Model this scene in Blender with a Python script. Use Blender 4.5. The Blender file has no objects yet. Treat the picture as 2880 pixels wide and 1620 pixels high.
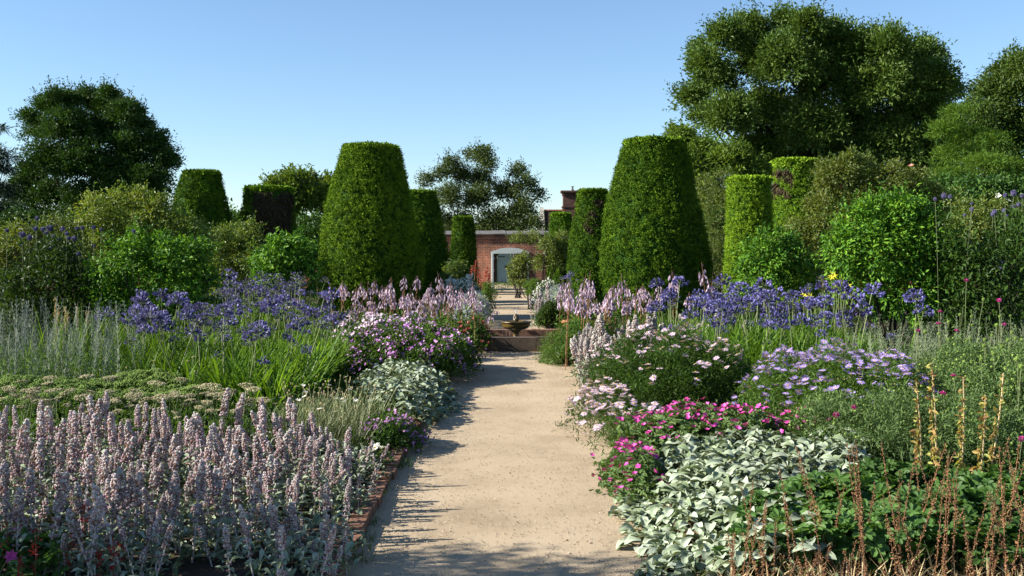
import bpy, math
import numpy as np
from mathutils import Vector, Euler
rng = np.random.default_rng(7)
sc = bpy.context.scene
COL = sc.collection

# ------------------------------------------------------------------ camera
F, CX, HY, H = 3000.0, 1430.0, 724.0, 1.6          # focal length in photo pixels, vanishing point, eye height
cam_d = bpy.data.cameras.new('camera'); cam = bpy.data.objects.new('camera', cam_d); COL.objects.link(cam)
cam.location = (0, 0, H); cam.rotation_euler = (math.pi/2, 0, 0)
cam_d.sensor_width = 36; cam_d.lens = 36*F/2880
cam_d.shift_x = (1440-CX)/2880; cam_d.shift_y = -(810-HY)/2880
cam_d.clip_start = 0.1; cam_d.clip_end = 3000
sc.camera = cam
# ------------------------------------------------------------------ light
SUN_EL, SUN_AZ = math.radians(29), math.radians(7)
S = Vector((-math.cos(SUN_EL)*math.cos(SUN_AZ), -math.cos(SUN_EL)*math.sin(SUN_AZ), math.sin(SUN_EL)))
wd = bpy.data.worlds.new('World'); sc.world = wd; wd.use_nodes = True
nt = wd.node_tree; bg = nt.nodes['Background']; sky = nt.nodes.new('ShaderNodeTexSky')
sky.sky_type = 'NISHITA'; sky.sun_disc = False; sky.sun_elevation = SUN_EL
sky.sun_rotation = math.atan2(S.x, S.y); sky.altitude = 0; sky.air_density = 1.0; sky.dust_density = 0.0; sky.ozone_density = 4.2
nt.links.new(sky.outputs[0], bg.inputs[0]); bg.inputs[1].default_value = 0.066
sd = bpy.data.lights.new('sun', 'SUN'); sd.energy = 5.0; sd.angle = math.radians(0.5); sd.color = (1, 0.94, 0.84)
sun = bpy.data.objects.new('sun', sd); COL.objects.link(sun); sun.rotation_euler = S.to_track_quat('Z', 'Y').to_euler()
sun.location = (-20, -5, 25)
sc.view_settings.view_transform = 'Standard'; sc.view_settings.look = 'None'
sc.view_settings.exposure = 1.5; sc.view_settings.gamma = 1.0
sc.render.engine = 'CYCLES'
sc.cycles.max_bounces = 6; sc.cycles.diffuse_bounces = 3; sc.cycles.glossy_bounces = 2
sc.cycles.transmission_bounces = 4; sc.cycles.transparent_max_bounces = 4

# ------------------------------------------------------------------ helpers
def W(px, py, D): return np.array(((px-CX)*D/F, D, H-(py-HY)*D/F))
def GX(px, D): return (px-CX)*D/F
def nrm(a): return a/np.maximum(np.linalg.norm(a, axis=-1, keepdims=True), 1e-9)
def rdir(n): return nrm(rng.normal(size=(n, 3)))
UP = np.array((0, 0, 1.0))

def tag(o, label=None, cat=None, group=None, kind=None):
    if label: o['label'] = label
    if cat: o['category'] = cat
    if group: o['group'] = group
    if kind: o['kind'] = kind
    return o
def empty(name, loc, label, cat, group=None):
    o = bpy.data.objects.new(name, None); o.empty_display_size = .2; COL.objects.link(o)
    o.location = tuple(float(c) for c in loc); return tag(o, label, cat, group)

class Geo:
    def __init__(s): s.v, s.f, s.m, s.t, s.n = [], [], [], [], 0
    def add(s, v, f, m=0, t=.5):
        v = np.asarray(v, float).reshape(-1, 3); f = np.asarray(f, int).reshape(-1, 3)
        s.v.append(v); s.f.append(f+s.n)
        s.m.append(np.broadcast_to(np.asarray(m), (len(f),))); s.t.append(np.broadcast_to(np.asarray(t, float), (len(v),)))
        s.n += len(v); return s
    def quad(s, v, f, m=0, t=.5):
        f = np.asarray(f); return s.add(v, np.concatenate([f[:, [0, 1, 2]], f[:, [0, 2, 3]]]), m, t)
    def scatter(s, tpl, pos, R, sc_, t=0.0, m=None):
        V, Fc, M, T = tpl.arr(); N = len(pos)
        sc_ = np.broadcast_to(np.asarray(sc_, float), (N,)) if np.ndim(sc_) < 2 else sc_
        if np.ndim(sc_) == 1: loc = V[None]*sc_[:, None, None]
        else: loc = V[None]*sc_[:, None, :]
        P = np.einsum('nij,nkj->nki', R, loc)+pos[:, None, :]
        FF = Fc[None]+(np.arange(N)*len(V))[:, None, None]
        tt = np.broadcast_to(np.asarray(t, float), (N,))[:, None]+T[None]
        mm = np.tile(M if m is None else np.full(len(Fc), m), N)
        return s.add(P.reshape(-1, 3), FF.reshape(-1, 3), mm, np.clip(tt.reshape(-1), 0, 1))
    def arr(s):
        if len(s.v) > 1:
            s.v = [np.concatenate(s.v)]; s.f = [np.concatenate(s.f)]; s.m = [np.concatenate(s.m)]; s.t = [np.concatenate(s.t)]
        return s.v[0], s.f[0], s.m[0], s.t[0]
    def tube(s, pts, rad, sides=5, m=0, t=.5, cap=False):
        pts = np.asarray(pts, float); k = len(pts); rad = np.broadcast_to(np.asarray(rad, float), (k,))
        d = np.gradient(pts, axis=0); d = nrm(d); ref = np.array((1, 0, 0.)) if abs(d[0][2]) > .7 else UP
        x = nrm(np.cross(d, ref)); y = np.cross(d, x); a = np.arange(sides)/sides*2*math.pi
        V = pts[:, None]+rad[:, None, None]*(np.cos(a)[None, :, None]*x[:, None]+np.sin(a)[None, :, None]*y[:, None])
        i = np.arange(k-1)[:, None]*sides; j = np.arange(sides)[None]; j2 = (j+1) % sides
        q = np.stack([i+j, i+j2, i+j2+sides, i+j+sides], -1).reshape(-1, 4)
        return s.quad(V.reshape(-1, 3), q, m, t)
    def box(s, x0, x1, y0, y1, z0, z1, m=0, t=.5):
        v = [(x, y, z) for z in (z0, z1) for y in (y0, y1) for x in (x0, x1)]
        return s.quad(v, [(0, 2, 3, 1), (4, 5, 7, 6), (0, 1, 5, 4), (2, 6, 7, 3), (0, 4, 6, 2), (1, 3, 7, 5)], m, t)
    def lathe(s, prof, seg=24, c=(0, 0, 0), m=0, t=.5, wob=None):
        pr = np.asarray(prof, float); a = np.arange(seg)/seg*2*math.pi; k = len(pr)
        r = pr[:, 0][:, None]*(1 if wob is None else wob)
        V = np.stack([r*np.cos(a)[None], r*np.sin(a)[None], np.broadcast_to(pr[:, 1][:, None], (k, seg))], -1)+np.asarray(c)
        i = np.arange(k-1)[:, None]*seg; j = np.arange(seg)[None]; j2 = (j+1) % seg
        q = np.stack([i+j, i+j2, i+j2+seg, i+j+seg], -1).reshape(-1, 4)
        return s.quad(V.reshape(-1, 3), q, m, t)
    def mesh(s, name, mats, off=None, smooth=False):
        V, Fc, M, T = s.arr(); V = V if off is None else V-np.asarray(off)
        me = bpy.data.meshes.new(name); nf = len(Fc)
        me.vertices.add(len(V)); me.vertices.foreach_set('co', V.astype(np.float32).ravel())
        me.loops.add(nf*3); me.loops.foreach_set('vertex_index', Fc.astype(np.int32).ravel())
        me.polygons.add(nf); me.polygons.foreach_set('loop_start', np.arange(nf, dtype=np.int32)*3)
        me.polygons.foreach_set('material_index', M.astype(np.int32))
        me.polygons.foreach_set('use_smooth', np.full(nf, smooth))
        at = me.attributes.new('tint', 'FLOAT', 'POINT'); at.data.foreach_set('value', T.astype(np.float32))
        for mt in (mats if isinstance(mats, (list, tuple)) else [mats]): me.materials.append(mt)
        me.update(calc_edges=True); return me
    def obj(s, name, mats, parent=None, smooth=False, loc=None):
        off = parent.location if parent else (loc if loc is not None else (0, 0, 0))
        o = bpy.data.objects.new(name, s.mesh(name, mats, np.array(off), smooth)); COL.objects.link(o)
        if parent: o.parent = parent
        else: o.location = tuple(float(c) for c in off)
        return o
def inst(me, name, parent, loc, rot=(0, 0, 0), scl=1.0):
    o = bpy.data.objects.new(name, me); COL.objects.link(o)
    if parent: o.parent = parent; loc = np.asarray(loc)-np.array(parent.location)
    o.location = tuple(float(c) for c in loc); o.rotation_euler = tuple(float(c) for c in rot)
    o.scale = (float(scl),)*3 if np.ndim(scl) == 0 else tuple(float(c) for c in scl)
    return o
def frames(d, n):
    y = nrm(d); x = nrm(np.cross(y, n)); z = np.cross(x, y); return np.stack([x, y, z], -1)

# ------------------------------------------------------------------ materials
def mat(name):
    m = bpy.data.materials.new(name); m.use_nodes = True; return m, m.node_tree, m.node_tree.nodes['Principled BSDF']
KA = .84      # keeps every reflectance in one consistent range under this exposure
def ramp(ntree, cols, fac):
    r = ntree.nodes.new('ShaderNodeValToRGB'); e = r.color_ramp.elements
    while len(e) < len(cols): e.new(0.5)
    for i, c in enumerate(cols):
        pos, c = c if isinstance(c[1], (tuple, list)) else (i/(len(cols)-1), c)
        e[i].position = pos; e[i].color = (*c, 1) if max(c) > 1.05 or min(c) >= .999 else (c[0]*KA, c[1]*KA, c[2]*KA, 1)
    ntree.links.new(fac, r.inputs[0]); return r
def leafm(name, cols, rough=.5, transl=.3, spec=.4, tcol=1.6):
    rough = max(rough, .5)
    if all(c[1] > c[0]*1.3 and c[1] > c[2]*1.3 for c in cols[-2:]): cols = [(c[0]*1.08, c[1]*1.12, c[2]*.8) for c in cols]; spec = min(spec, .16)
    m, t, p = mat(name); a = t.nodes.new('ShaderNodeAttribute'); a.attribute_name = 'tint'
    r0 = ramp(t, cols, a.outputs['Fac']); oi = t.nodes.new('ShaderNodeObjectInfo'); mr = t.nodes.new('ShaderNodeMapRange'); r = t.nodes.new('ShaderNodeHueSaturation')
    mr.inputs[3].default_value = .78; mr.inputs[4].default_value = 1.22; t.links.new(oi.outputs['Random'], mr.inputs[0]); t.links.new(mr.outputs[0], r.inputs['Value']); t.links.new(r0.outputs[0], r.inputs['Color'])
    t.links.new(r.outputs[0], p.inputs['Base Color'])
    p.inputs['Roughness'].default_value = rough; p.inputs['Specular IOR Level'].default_value = spec
    if transl > 0:
        tr = t.nodes.new('ShaderNodeBsdfTranslucent'); mx = t.nodes.new('ShaderNodeMixShader'); mx.inputs[0].default_value = transl
        hs = t.nodes.new('ShaderNodeMix'); hs.data_type = 'RGBA'; hs.blend_type = 'MULTIPLY'; hs.inputs[0].default_value = 1
        t.links.new(r.outputs[0], hs.inputs[6]); hs.inputs[7].default_value = (tcol*1.15, tcol*1.1, tcol*.45, 1)
        t.links.new(hs.outputs[2], tr.inputs[0]); out = t.nodes['Material Output']
        t.links.new(p.outputs[0], mx.inputs[1]); t.links.new(tr.outputs[0], mx.inputs[2]); t.links.new(mx.outputs[0], out.inputs[0])
    return m
def noise(t, scale, detail=4, rough=.6, vec=None):
    n = t.nodes.new('ShaderNodeTexNoise'); n.inputs['Scale'].default_value = scale; n.inputs['Detail'].default_value = detail
    n.inputs['Roughness'].default_value = rough
    if vec is not None: t.links.new(vec, n.inputs['Vector'])
    return n
def objco(t): return t.nodes.new('ShaderNodeTexCoord').outputs['Object']
def surf(name, cols, scale=8, rough=.85, bump=.2, bscale=40, detail=6, spec=.3):
    m, t, p = mat(name); co = objco(t); n = noise(t, scale, detail, .65, co)
    r = ramp(t, cols, n.outputs['Fac']); t.links.new(r.outputs[0], p.inputs['Base Color'])
    b = noise(t, bscale, 5, .6, co); bp = t.nodes.new('ShaderNodeBump'); bp.inputs['Strength'].default_value = bump; bp.inputs['Distance'].default_value = .02
    t.links.new(b.outputs['Fac'], bp.inputs['Height']); t.links.new(bp.outputs[0], p.inputs['Normal'])
    p.inputs['Roughness'].default_value = rough; p.inputs['Specular IOR Level'].default_value = spec
    return m
M = {}
M['soil'] = surf('soil', [(.02, .014, .009), (.05, .035, .022), (.09, .066, .042)], 14, .95, .8, 60)
M['grass'] = surf('grass_ground', [(.02, .035, .008), (.04, .07, .015), (.07, .09, .03)], 3, .95, .5, 60)
def gravel():
    m, t, p = mat('gravel'); co = objco(t)
    n1 = noise(t, 1.3, 5, .6, co); n2 = noise(t, 55, 6, .75, co); n3 = noise(t, 160, 4, .8, co)
    r1 = ramp(t, [(.30, (.315, .248, .165)), (.50, (.405, .325, .222)), (.72, (.455, .37, .26))], n1.outputs['Fac'])
    r2 = ramp(t, [(.25, (.46, .42, .37)), (.42, (1.06, 1.02, .97)), (.58, (1, 1, 1)), (.72, (1.2, 1.17, 1.1))], n2.outputs['Fac'])
    r3 = ramp(t, [(.28, (.55, .52, .49)), (.42, (1.06, 1.06, 1.06)), (.62, (1, 1, 1)), (.70, (1.5, 1.45, 1.35))], n3.outputs['Fac'])
    def mul(a, b):
        x = t.nodes.new('ShaderNodeMix'); x.data_type = 'RGBA'; x.blend_type = 'MULTIPLY'; x.inputs[0].default_value = 1
        t.links.new(a, x.inputs[6]); t.links.new(b, x.inputs[7]); return x.outputs[2]
    t.links.new(mul(mul(r1.outputs[0], r2.outputs[0]), r3.outputs[0]), p.inputs['Base Color'])
    bp = t.nodes.new('ShaderNodeBump'); bp.inputs['Strength'].default_value = .7; bp.inputs['Distance'].default_value = .012
    b = noise(t, 90, 6, .7, co); t.links.new(b.outputs['Fac'], bp.inputs['Height']); t.links.new(bp.outputs[0], p.inputs['Normal'])
    p.inputs['Roughness'].default_value = .95; p.inputs['Specular IOR Level'].default_value = .15
    return m
M['gravel'] = gravel()
M['pebble'] = leafm('pebble', [(.10, .07, .045), (.34, .25, .16), (.5, .4, .28), (.75, .66, .52)], .9, 0, .2)
def brick(name, c1, c2, mortar, scale=1.0, vert=True):
    m, t, p = mat(name); tc = objco(t); mp = t.nodes.new('ShaderNodeMapping')
    if vert: mp.inputs['Rotation'].default_value = (math.pi/2, 0, 0)
    t.links.new(tc, mp.inputs[0]); b = t.nodes.new('ShaderNodeTexBrick'); t.links.new(mp.outputs[0], b.inputs[0])
    b.inputs['Scale'].default_value = 1/scale; b.inputs['Brick Width'].default_value = .225; b.inputs['Row Height'].default_value = .075
    b.inputs['Mortar Size'].default_value = .009; b.inputs['Color1'].default_value = (*c1, 1); b.inputs['Color2'].default_value = (*c2, 1)
    b.inputs['Mortar'].default_value = (*mortar, 1)
    n = noise(t, 1.6, 6, .7, tc); r = ramp(t, [(.3, (.45, .42, .42)), (.5, (.95, .9, .9)), (.68, (1.5, 1.35, 1.2))], n.outputs['Fac'])
    x = t.nodes.new('ShaderNodeMix'); x.data_type = 'RGBA'; x.blend_type = 'MULTIPLY'; x.inputs[0].default_value = 1
    t.links.new(b.outputs[0], x.inputs[6]); t.links.new(r.outputs[0], x.inputs[7]); t.links.new(x.outputs[2], p.inputs['Base Color'])
    bp = t.nodes.new('ShaderNodeBump'); bp.inputs['Strength'].default_value = .6; bp.inputs['Distance'].default_value = .01; bp.invert = True
    t.links.new(b.outputs['Fac'], bp.inputs['Height']); t.links.new(bp.outputs[0], p.inputs['Normal']); p.inputs['Roughness'].default_value = .9
    return m
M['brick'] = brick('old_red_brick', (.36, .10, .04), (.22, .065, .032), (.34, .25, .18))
M['brick_shaded'] = brick('shaded_brick', (.15, .05, .03), (.09, .032, .022), (.14, .09, .07))  # darker brick copy, shade of chimney and outbuilding put into the colour
M['kerb'] = surf('kerb_brick', [(.07, .045, .03), (.2, .10, .06), (.30, .17, .10)], 9, .9, .5, 60)
M['stone'] = surf('stone', [(.03, .023, .017), (.095, .068, .046), (.19, .14, .095)], 5, .9, .5, 50)
M['slate'] = surf('slate', [(.06, .055, .05), (.13, .125, .12), (.22, .21, .20)], 4, .8, .4, 30)
M['tile'] = surf('shaded_roof_tile', [(.02, .012, .01), (.05, .025, .02), (.10, .05, .035)], 6, .9, .5, 30)  # the roof's shade is put into this darkened tile colour
M['lime'] = surf('lichened_stone', [(.06, .055, .05), (.42, .40, .34), (.62, .58, .5)], 7, .9, .5, 30)
M['white'] = surf('white_paint', [(.55, .55, .52), (.74, .74, .72), (.8, .8, .78)], 4, .5, .1, 30)
M['greypaint'] = surf('grey_paint', [(.50, .55, .50), (.64, .68, .63), (.7, .73, .68)], 2, .6, .1, 30)
M['iron'] = surf('dark_iron', [(.015, .015, .015), (.03, .03, .03)], 20, .5, .2, 60)
M['terracotta'] = surf('terracotta', [(.38, .15, .07), (.52, .22, .11), (.6, .3, .17)], 8, .8, .2, 40)
M['bronze'] = surf('mossy_bowl', [(.03, .02, .006), (.10, .065, .015), (.17, .11, .025)], 9, .25, .3, 30, spec=.7)
M['bark'] = surf('bark', [(.012, .010, .007), (.032, .026, .019), (.065, .054, .04)], 12, .95, .8, 30)
M['wood'] = surf('old_wood', [(.1, .07, .045), (.24, .18, .12)], 10, .9, .5, 50)
m_, t_, p_ = mat('pool_water'); p_.inputs['Base Color'].default_value = (.01, .015, .015, 1); p_.inputs['Roughness'].default_value = .06
n_ = noise(t_, 9, 3, .5, objco(t_)); b_ = t_.nodes.new('ShaderNodeBump'); b_.inputs['Strength'].default_value = .35; b_.inputs['Distance'].default_value = .03
t_.links.new(n_.outputs['Fac'], b_.inputs['Height']); t_.links.new(b_.outputs[0], p_.inputs['Normal']); M['water'] = m_
m_, t_, p_ = mat('splash'); p_.inputs['Base Color'].default_value = (.85, .9, .95, 1); p_.inputs['Roughness'].default_value = .1
p_.inputs['Transmission Weight'].default_value = .4; M['splash'] = m_

L = {}
L['oak'] = leafm('oak_leaf', [(.012, .028, .006), (.026, .058, .011), (.045, .088, .018), (.085, .13, .035)], .42, .18, .5)
L['lime'] = leafm('pale_tree_leaf', [(.03, .06, .012), (.07, .12, .022), (.13, .19, .04)], .5, .3)
L['dark'] = leafm('dark_tree_leaf', [(.010, .030, .009), (.026, .065, .017), (.055, .115, .028)], .45, .15)
L['cedar'] = leafm('cedar_needle', [(.008, .02, .014), (.016, .034, .024), (.03, .055, .036)], .6, .05)
L['airy'] = leafm('airy_tree_leaf', [(.02, .034, .014), (.04, .062, .024), (.085, .115, .045)], .4, .2)
L['conif'] = leafm('feathery_leaf', [(.012, .035, .008), (.03, .07, .012), (.08, .14, .02)], .6, .25)
L['yew'] = leafm('yew_needle', [(.10, .05, .025), (.016, .048, .006), (.072, .14, .012), (.20, .31, .028)], .8, .04, .08)
L['yewdead'] = leafm('dead_yew', [(.03, .024, .014), (.06, .045, .025), (.10, .075, .042)], .9, 0, .1)
L['glossy'] = leafm('glossy_leaf', [(.014, .045, .008), (.03, .09, .012), (.07, .17, .02), (.14, .26, .03)], .35, .18, .5)
L['rose'] = leafm('rose_leaf', [(.018, .045, .008), (.045, .09, .014), (.09, .155, .022), (.17, .21, .035)], .5, .3)
L['ground'] = leafm('low_leaf', [(.012, .03, .008), (.03, .065, .014), (.06, .10, .022)], .5, .25)
L['herb'] = leafm('herb_leaf', [(.025, .05, .012), (.05, .10, .02), (.10, .17, .035)], .5, .3)
L['bluegreen'] = leafm('thistle_leaf', [(.035, .065, .028), (.075, .125, .052), (.14, .20, .09)], .55, .2)
L['silver'] = leafm('silver_leaf', [(.09, .13, .05), (.20, .25, .15), (.31, .36, .26), (.40, .44, .35)], .8, .12, .15, 1.0)
L['wool'] = leafm('woolly_spike', [(.12, .065, .04), (.33, .20, .15), (.42, .29, .32), (.50, .44, .42), (.58, .58, .52)], .9, .1, .1, 1.0)
L['strap'] = leafm('strap_leaf', [(.03, .07, .01), (.07, .14, .018), (.16, .26, .04)], .4, .35)
L['stem'] = leafm('green_stem', [(.07, .10, .03), (.14, .18, .06), (.26, .28, .12)], .6, .1)
L['agap'] = leafm('agapanthus_petal', [(.06, .055, .14), (.125, .11, .33), (.21, .19, .53), (.40, .37, .76)], .5, .25, .3, .9)
L['hosta'] = leafm('lilac_petal', [(.12, .06, .13), (.36, .24, .40), (.60, .45, .60), (.80, .66, .74)], .5, .25, .3, .8)
L['aster'] = leafm('aster_petal', [(.25, .17, .50), (.40, .29, .68), (.60, .48, .80)], .5, .2, .3, .8)
L['pale'] = leafm('pale_pink_petal', [(.48, .32, .50), (.68, .50, .66), (.86, .74, .84)], .5, .2, .3, .8)
L['mag'] = leafm('magenta_petal', [(.36, .02, .17), (.58, .05, .31), (.74, .15, .50)], .5, .2, .3, .8)
L['purple'] = leafm('purple_petal', [(.22, .06, .28), (.44, .16, .48), (.68, .42, .66)], .5, .2, .3, .8)
L['red'] = leafm('red_petal', [(.28, .015, .02), (.55, .05, .05), (.70, .16, .12)], .5, .2, .3, .7)
L['coral'] = leafm('coral_petal', [(.50, .08, .08), (.72, .22, .19), (.85, .48, .42)], .5, .2, .3, .8)
L['whitep'] = leafm('white_petal', [(.62, .60, .52), (.80, .79, .74)], .5, .2, .3, .8)
L['yellow'] = leafm('yellow_petal', [(.65, .48, .03), (.82, .72, .05)], .5, .2, .3, .9)
L['yolk'] = leafm('flower_eye', [(.5, .28, .03), (.7, .45, .06)], .8, 0)
L['cream'] = leafm('cream_floret', [(.20, .17, .09), (.42, .37, .20), (.60, .55, .34)], .9, .05)
L['sedum'] = leafm('sedum_floret', [(.07, .11, .03), (.15, .22, .06), (.25, .33, .11)], .8, .1)
L['brown'] = leafm('seed_stalk', [(.07, .03, .014), (.20, .095, .04), (.36, .20, .09)], .85, .05)
L['straw'] = leafm('straw', [(.30, .22, .11), (.48, .37, .20), (.62, .5, .3)], .85, .15)
L['gold'] = leafm('yellowing_leaf', [(.16, .07, .03), (.36, .22, .07), (.48, .40, .11), (.24, .32, .07)], .7, .35)
L['globe'] = leafm('globe_thistle', [(.05, .045, .09), (.10, .09, .19), (.20, .18, .33)], .8, .05)
L['perov'] = leafm('silver_stem', [(.13, .16, .11), (.25, .29, .22), (.36, .38, .35)], .8, .1, .2, 1)
L['herb2'] = leafm('grey_green_stem', [(.10, .14, .07), (.20, .25, .14), (.32, .37, .24)], .8, .1, .2, 1)
L['lobed'] = leafm('lobed_leaf', [(.03, .065, .02), (.055, .115, .035), (.10, .18, .06)], .5, .3)
L['lav'] = leafm('lavender_petal', [(.18, .14, .38), (.30, .25, .52), (.45, .42, .62)], .7, .1, .2, .9)

# ------------------------------------------------------------------ leaf and flower templates (along +Y, facing +Z)
def T_leaf(w=.45, fold=.12, droop=.15):
    return Geo().add([(0, 0, 0), (-w/2, .45, fold), (0, 1, -droop), (w/2, .45, fold), (0, .45, 0)],
                     [(0, 4, 1), (1, 4, 2), (0, 3, 4), (3, 2, 4)])
def T_diamond(w=.45, fold=.15): return Geo().add([(0, 0, 0), (-w/2, .5, fold), (0, 1, 0), (w/2, .5, fold)], [(0, 2, 1), (0, 3, 2)])
def T_grid(nl, prof, droop=.3, cup=.15, lift=0., wave=0., thick=0):
    v, f, tt = [], [], []
    for i in range(nl+1):
        u = i/nl; w = np.interp(u, [p[0] for p in prof], [p[1] for p in prof])
        y = u*(1-droop*.25*u); z = lift*u-droop*u*u
        for j, x in enumerate((-1, -.5, 0, .5, 1)):
            v.append((x*w/2, y, z+cup*w*abs(x)**1.2+wave*math.sin(u*9+x*2.2)*w*abs(x))); tt.append(.5+(.16 if x == 0 else .10 if abs(x) == 1 else -.12)-.1*(1-u))
    for i in range(nl):
        for j in range(4): a = i*5+j; f.append((a, a+1, a+6, a+5))
    return Geo().quad(v, f, 0, tt)
LEAF, DIA, NEEDLE = T_leaf(), T_diamond(), T_diamond(.16, .03)
NARROW = T_leaf(.2, .04, .25)
OVAL = T_grid(4, [(0, .05), (.2, .3), (.5, .42), (.8, .3), (1, .02)], .25, .2)
LAMB = T_grid(7, [(0, .09), (.15, .16), (.4, .30), (.62, .34), (.82, .25), (.94, .13), (1, .03)], .55, .3, .35, .09)
def T_lobed(nl=7):
    v = [(0, 0, 0)]; n = nl*4; a0 = -.5
    for i in range(n+1):
        a = math.radians(-158+316*i/n); r = .42+.13*abs(math.cos(math.pi*(i % 4)/4+0))**1.5 if (i % 4) else .36
        r = .36+.16*math.sin(math.pi*((i % 4)/4))**.6
        v.append((math.sin(a)*r, math.cos(a)*r, .10*r+.05*math.cos(i*math.pi/2)))
    return Geo().add(v, [(0, i+1, i) for i in range(1, n+1)])
LOBED = T_lobed()
def T_ball(n1=4, n2=6):
    prof = [(max(math.sin(math.pi*i/n1), .02), -math.cos(math.pi*i/n1)) for i in range(n1+1)]
    return Geo().lathe(prof, n2)
BALL = T_ball(); BEAD = T_ball(3, 5); 
def T_daisy(n, w, cup, mc=1, eye=.22, ld=.5):
    g = Geo(); a = np.arange(n)/n*2*math.pi+rng.uniform(-.15, .15, n)
    d = np.stack([np.cos(a), np.sin(a), np.full(n, cup)], -1); R = frames(d, np.tile(UP, (n, 1)))
    g.scatter(T_diamond(w, .05), np.zeros((n, 3))+d*eye*.5, R, rng.uniform(.85, 1.1, n), rng.uniform(-.3, .4, n), 0)
    g.scatter(BEAD, np.array([(0, 0, .04)]), np.eye(3)[None], np.array([(eye, eye, eye*.5)]), 0, mc); return g
DAISY = T_daisy(15, .22, .12); GERAN = T_daisy(5, .9, .25, 0, .1); WHITE = T_daisy(16, .26, .25, 1, .25); FIVE = T_daisy(5, .75, .15, 0, .08)
def T_trumpet():
    g = Geo(); n = 5; a = np.arange(n)/n*2*math.pi
    d = np.stack([np.cos(a)*.5, np.sin(a)*.5, np.ones(n)], -1); d = nrm(d)
    g.scatter(T_diamond(.42, -.12), np.zeros((n, 3)), frames(d, np.stack([np.cos(a), np.sin(a), np.zeros(n)], -1)), 1., rng.uniform(-.25, .35, n)); return g
TRUMPET = T_trumpet()
def basis_z(d):   # frames whose local Z is d
    z = nrm(d); x = nrm(np.cross(z, rng.normal(size=z.shape))); return np.stack([x, np.cross(z, x), z], -1)

# ------------------------------------------------------------------ generic foliage
def crown(g, blobs, npuff, pr, nleaf, ls, tpl=LEAF, m=0, shell=(.55, 1.0), droop=.2, tb=.5, tv=.28, flat=.8, low=-.5, upb=.3, shoot=.5):
    b = np.asarray(blobs, float); w = (b[:, 3]*b[:, 4]+b[:, 4]*b[:, 5]+b[:, 3]*b[:, 5]); k = rng.choice(len(b), npuff, p=w/w.sum())
    u = rdir(npuff); u[:, 2] = np.where(u[:, 2] < low, -u[:, 2], u[:, 2])
    c = b[k, :3]+u*rng.uniform(*shell, (npuff, 1))*b[k, 3:]
    N = npuff*nleaf; ci = np.repeat(c, nleaf, 0); ui = np.repeat(u, nleaf, 0); o = rdir(N)
    prs = np.repeat(pr*rng.uniform(.6, 1.25, npuff), nleaf)[:, None]
    off = o*prs*rng.uniform(.25, 1, (N, 1)); off[:, 2] *= flat
    out = nrm(o*.7+ui*.6+UP*upb)
    d = nrm(out+rdir(N)*.7-UP*droop); n = nrm(out*.5+UP*.6+rdir(N)*.6)
    t = tb+np.repeat(rng.uniform(-tv, tv, npuff), nleaf)+rng.uniform(-tv, tv, N)
    g.scatter(tpl, ci+off, frames(d, n), ls*rng.uniform(.6, 1.25, N), t, m)
    if shoot:
        k = int(npuff*shoot); q = rng.integers(0, npuff, k); L_ = 9; v = nrm(u[q]*.8+UP*.45+rdir(k)*.5); st = np.repeat(c[q], L_, 0); vv = np.repeat(v, L_, 0); M_ = k*L_
        P = st+vv*(np.tile(np.linspace(.2, 1.45, L_), k)*pr)[:, None]+rdir(M_)*pr*.12; d = nrm(vv*.4+rdir(M_)*.9)
        g.scatter(tpl, P, frames(d, nrm(UP*.7+rdir(M_)*.7+vv*.3)), ls*rng.uniform(.6, 1.1, M_), tb-.4+rng.uniform(-tv, tv, M_), m)
    return c
def bez(a, b, bow, n=6):
    a, b = np.asarray(a, float), np.asarray(b, float); u = np.linspace(0, 1, n)[:, None]
    p = a+(b-a)*u; p = p+np.asarray(bow)*(4*u*(1-u)); return p
def limbs(g, base, top, blobs, puffs, r, m=0, ntw=60):
    zc = np.median([b[2] for b in blobs]); lb = [b for b in blobs if b[2] < zc+(top[2]-base[2])*.15]
    base = np.asarray(base, float); top = np.asarray(top, float)
    g.tube(bez(base, top, rng.normal(size=3)*(.03*(top[2]-base[2])), 8), np.linspace(r, r*.45, 8), 8, m)
    for b in lb[::2]:
        c = np.asarray(b[:3]); u = rng.uniform(.35, .95); s = base+(top-base)*u
        if c[2] < s[2]: s = base+(top-base)*.35
        g.tube(bez(s, c, UP*.08*np.linalg.norm(c-s)*-1, 7), np.linspace(r*.38, r*.10, 7), 6, m)
    cs = np.array([b[:3] for b in lb[::2]]); dm = np.sqrt(((puffs[:, None]-cs[None])**2).sum(-1)).min(1); near = np.argsort(dm)[:max(ntw*3, 10)]; puffs = puffs[near]
    for p in puffs[rng.choice(len(puffs), min(ntw, len(puffs)), False)]:
        c = cs[np.argmin(((cs-p)**2).sum(1))]; g.tube(bez(c, p, rng.normal(size=3)*.05, 5), np.linspace(r*.10, r*.025, 5), 4, m)
def pxblobs(lst, D, spread=1.0, squash=1.0):
    out = []
    for (px, py, r) in lst:
        rr = r*D/F; c = W(px, py, D+rng.uniform(-1, 1)*spread); out.append((*c, rr, rr*1.15, rr*squash))
    return out

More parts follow.
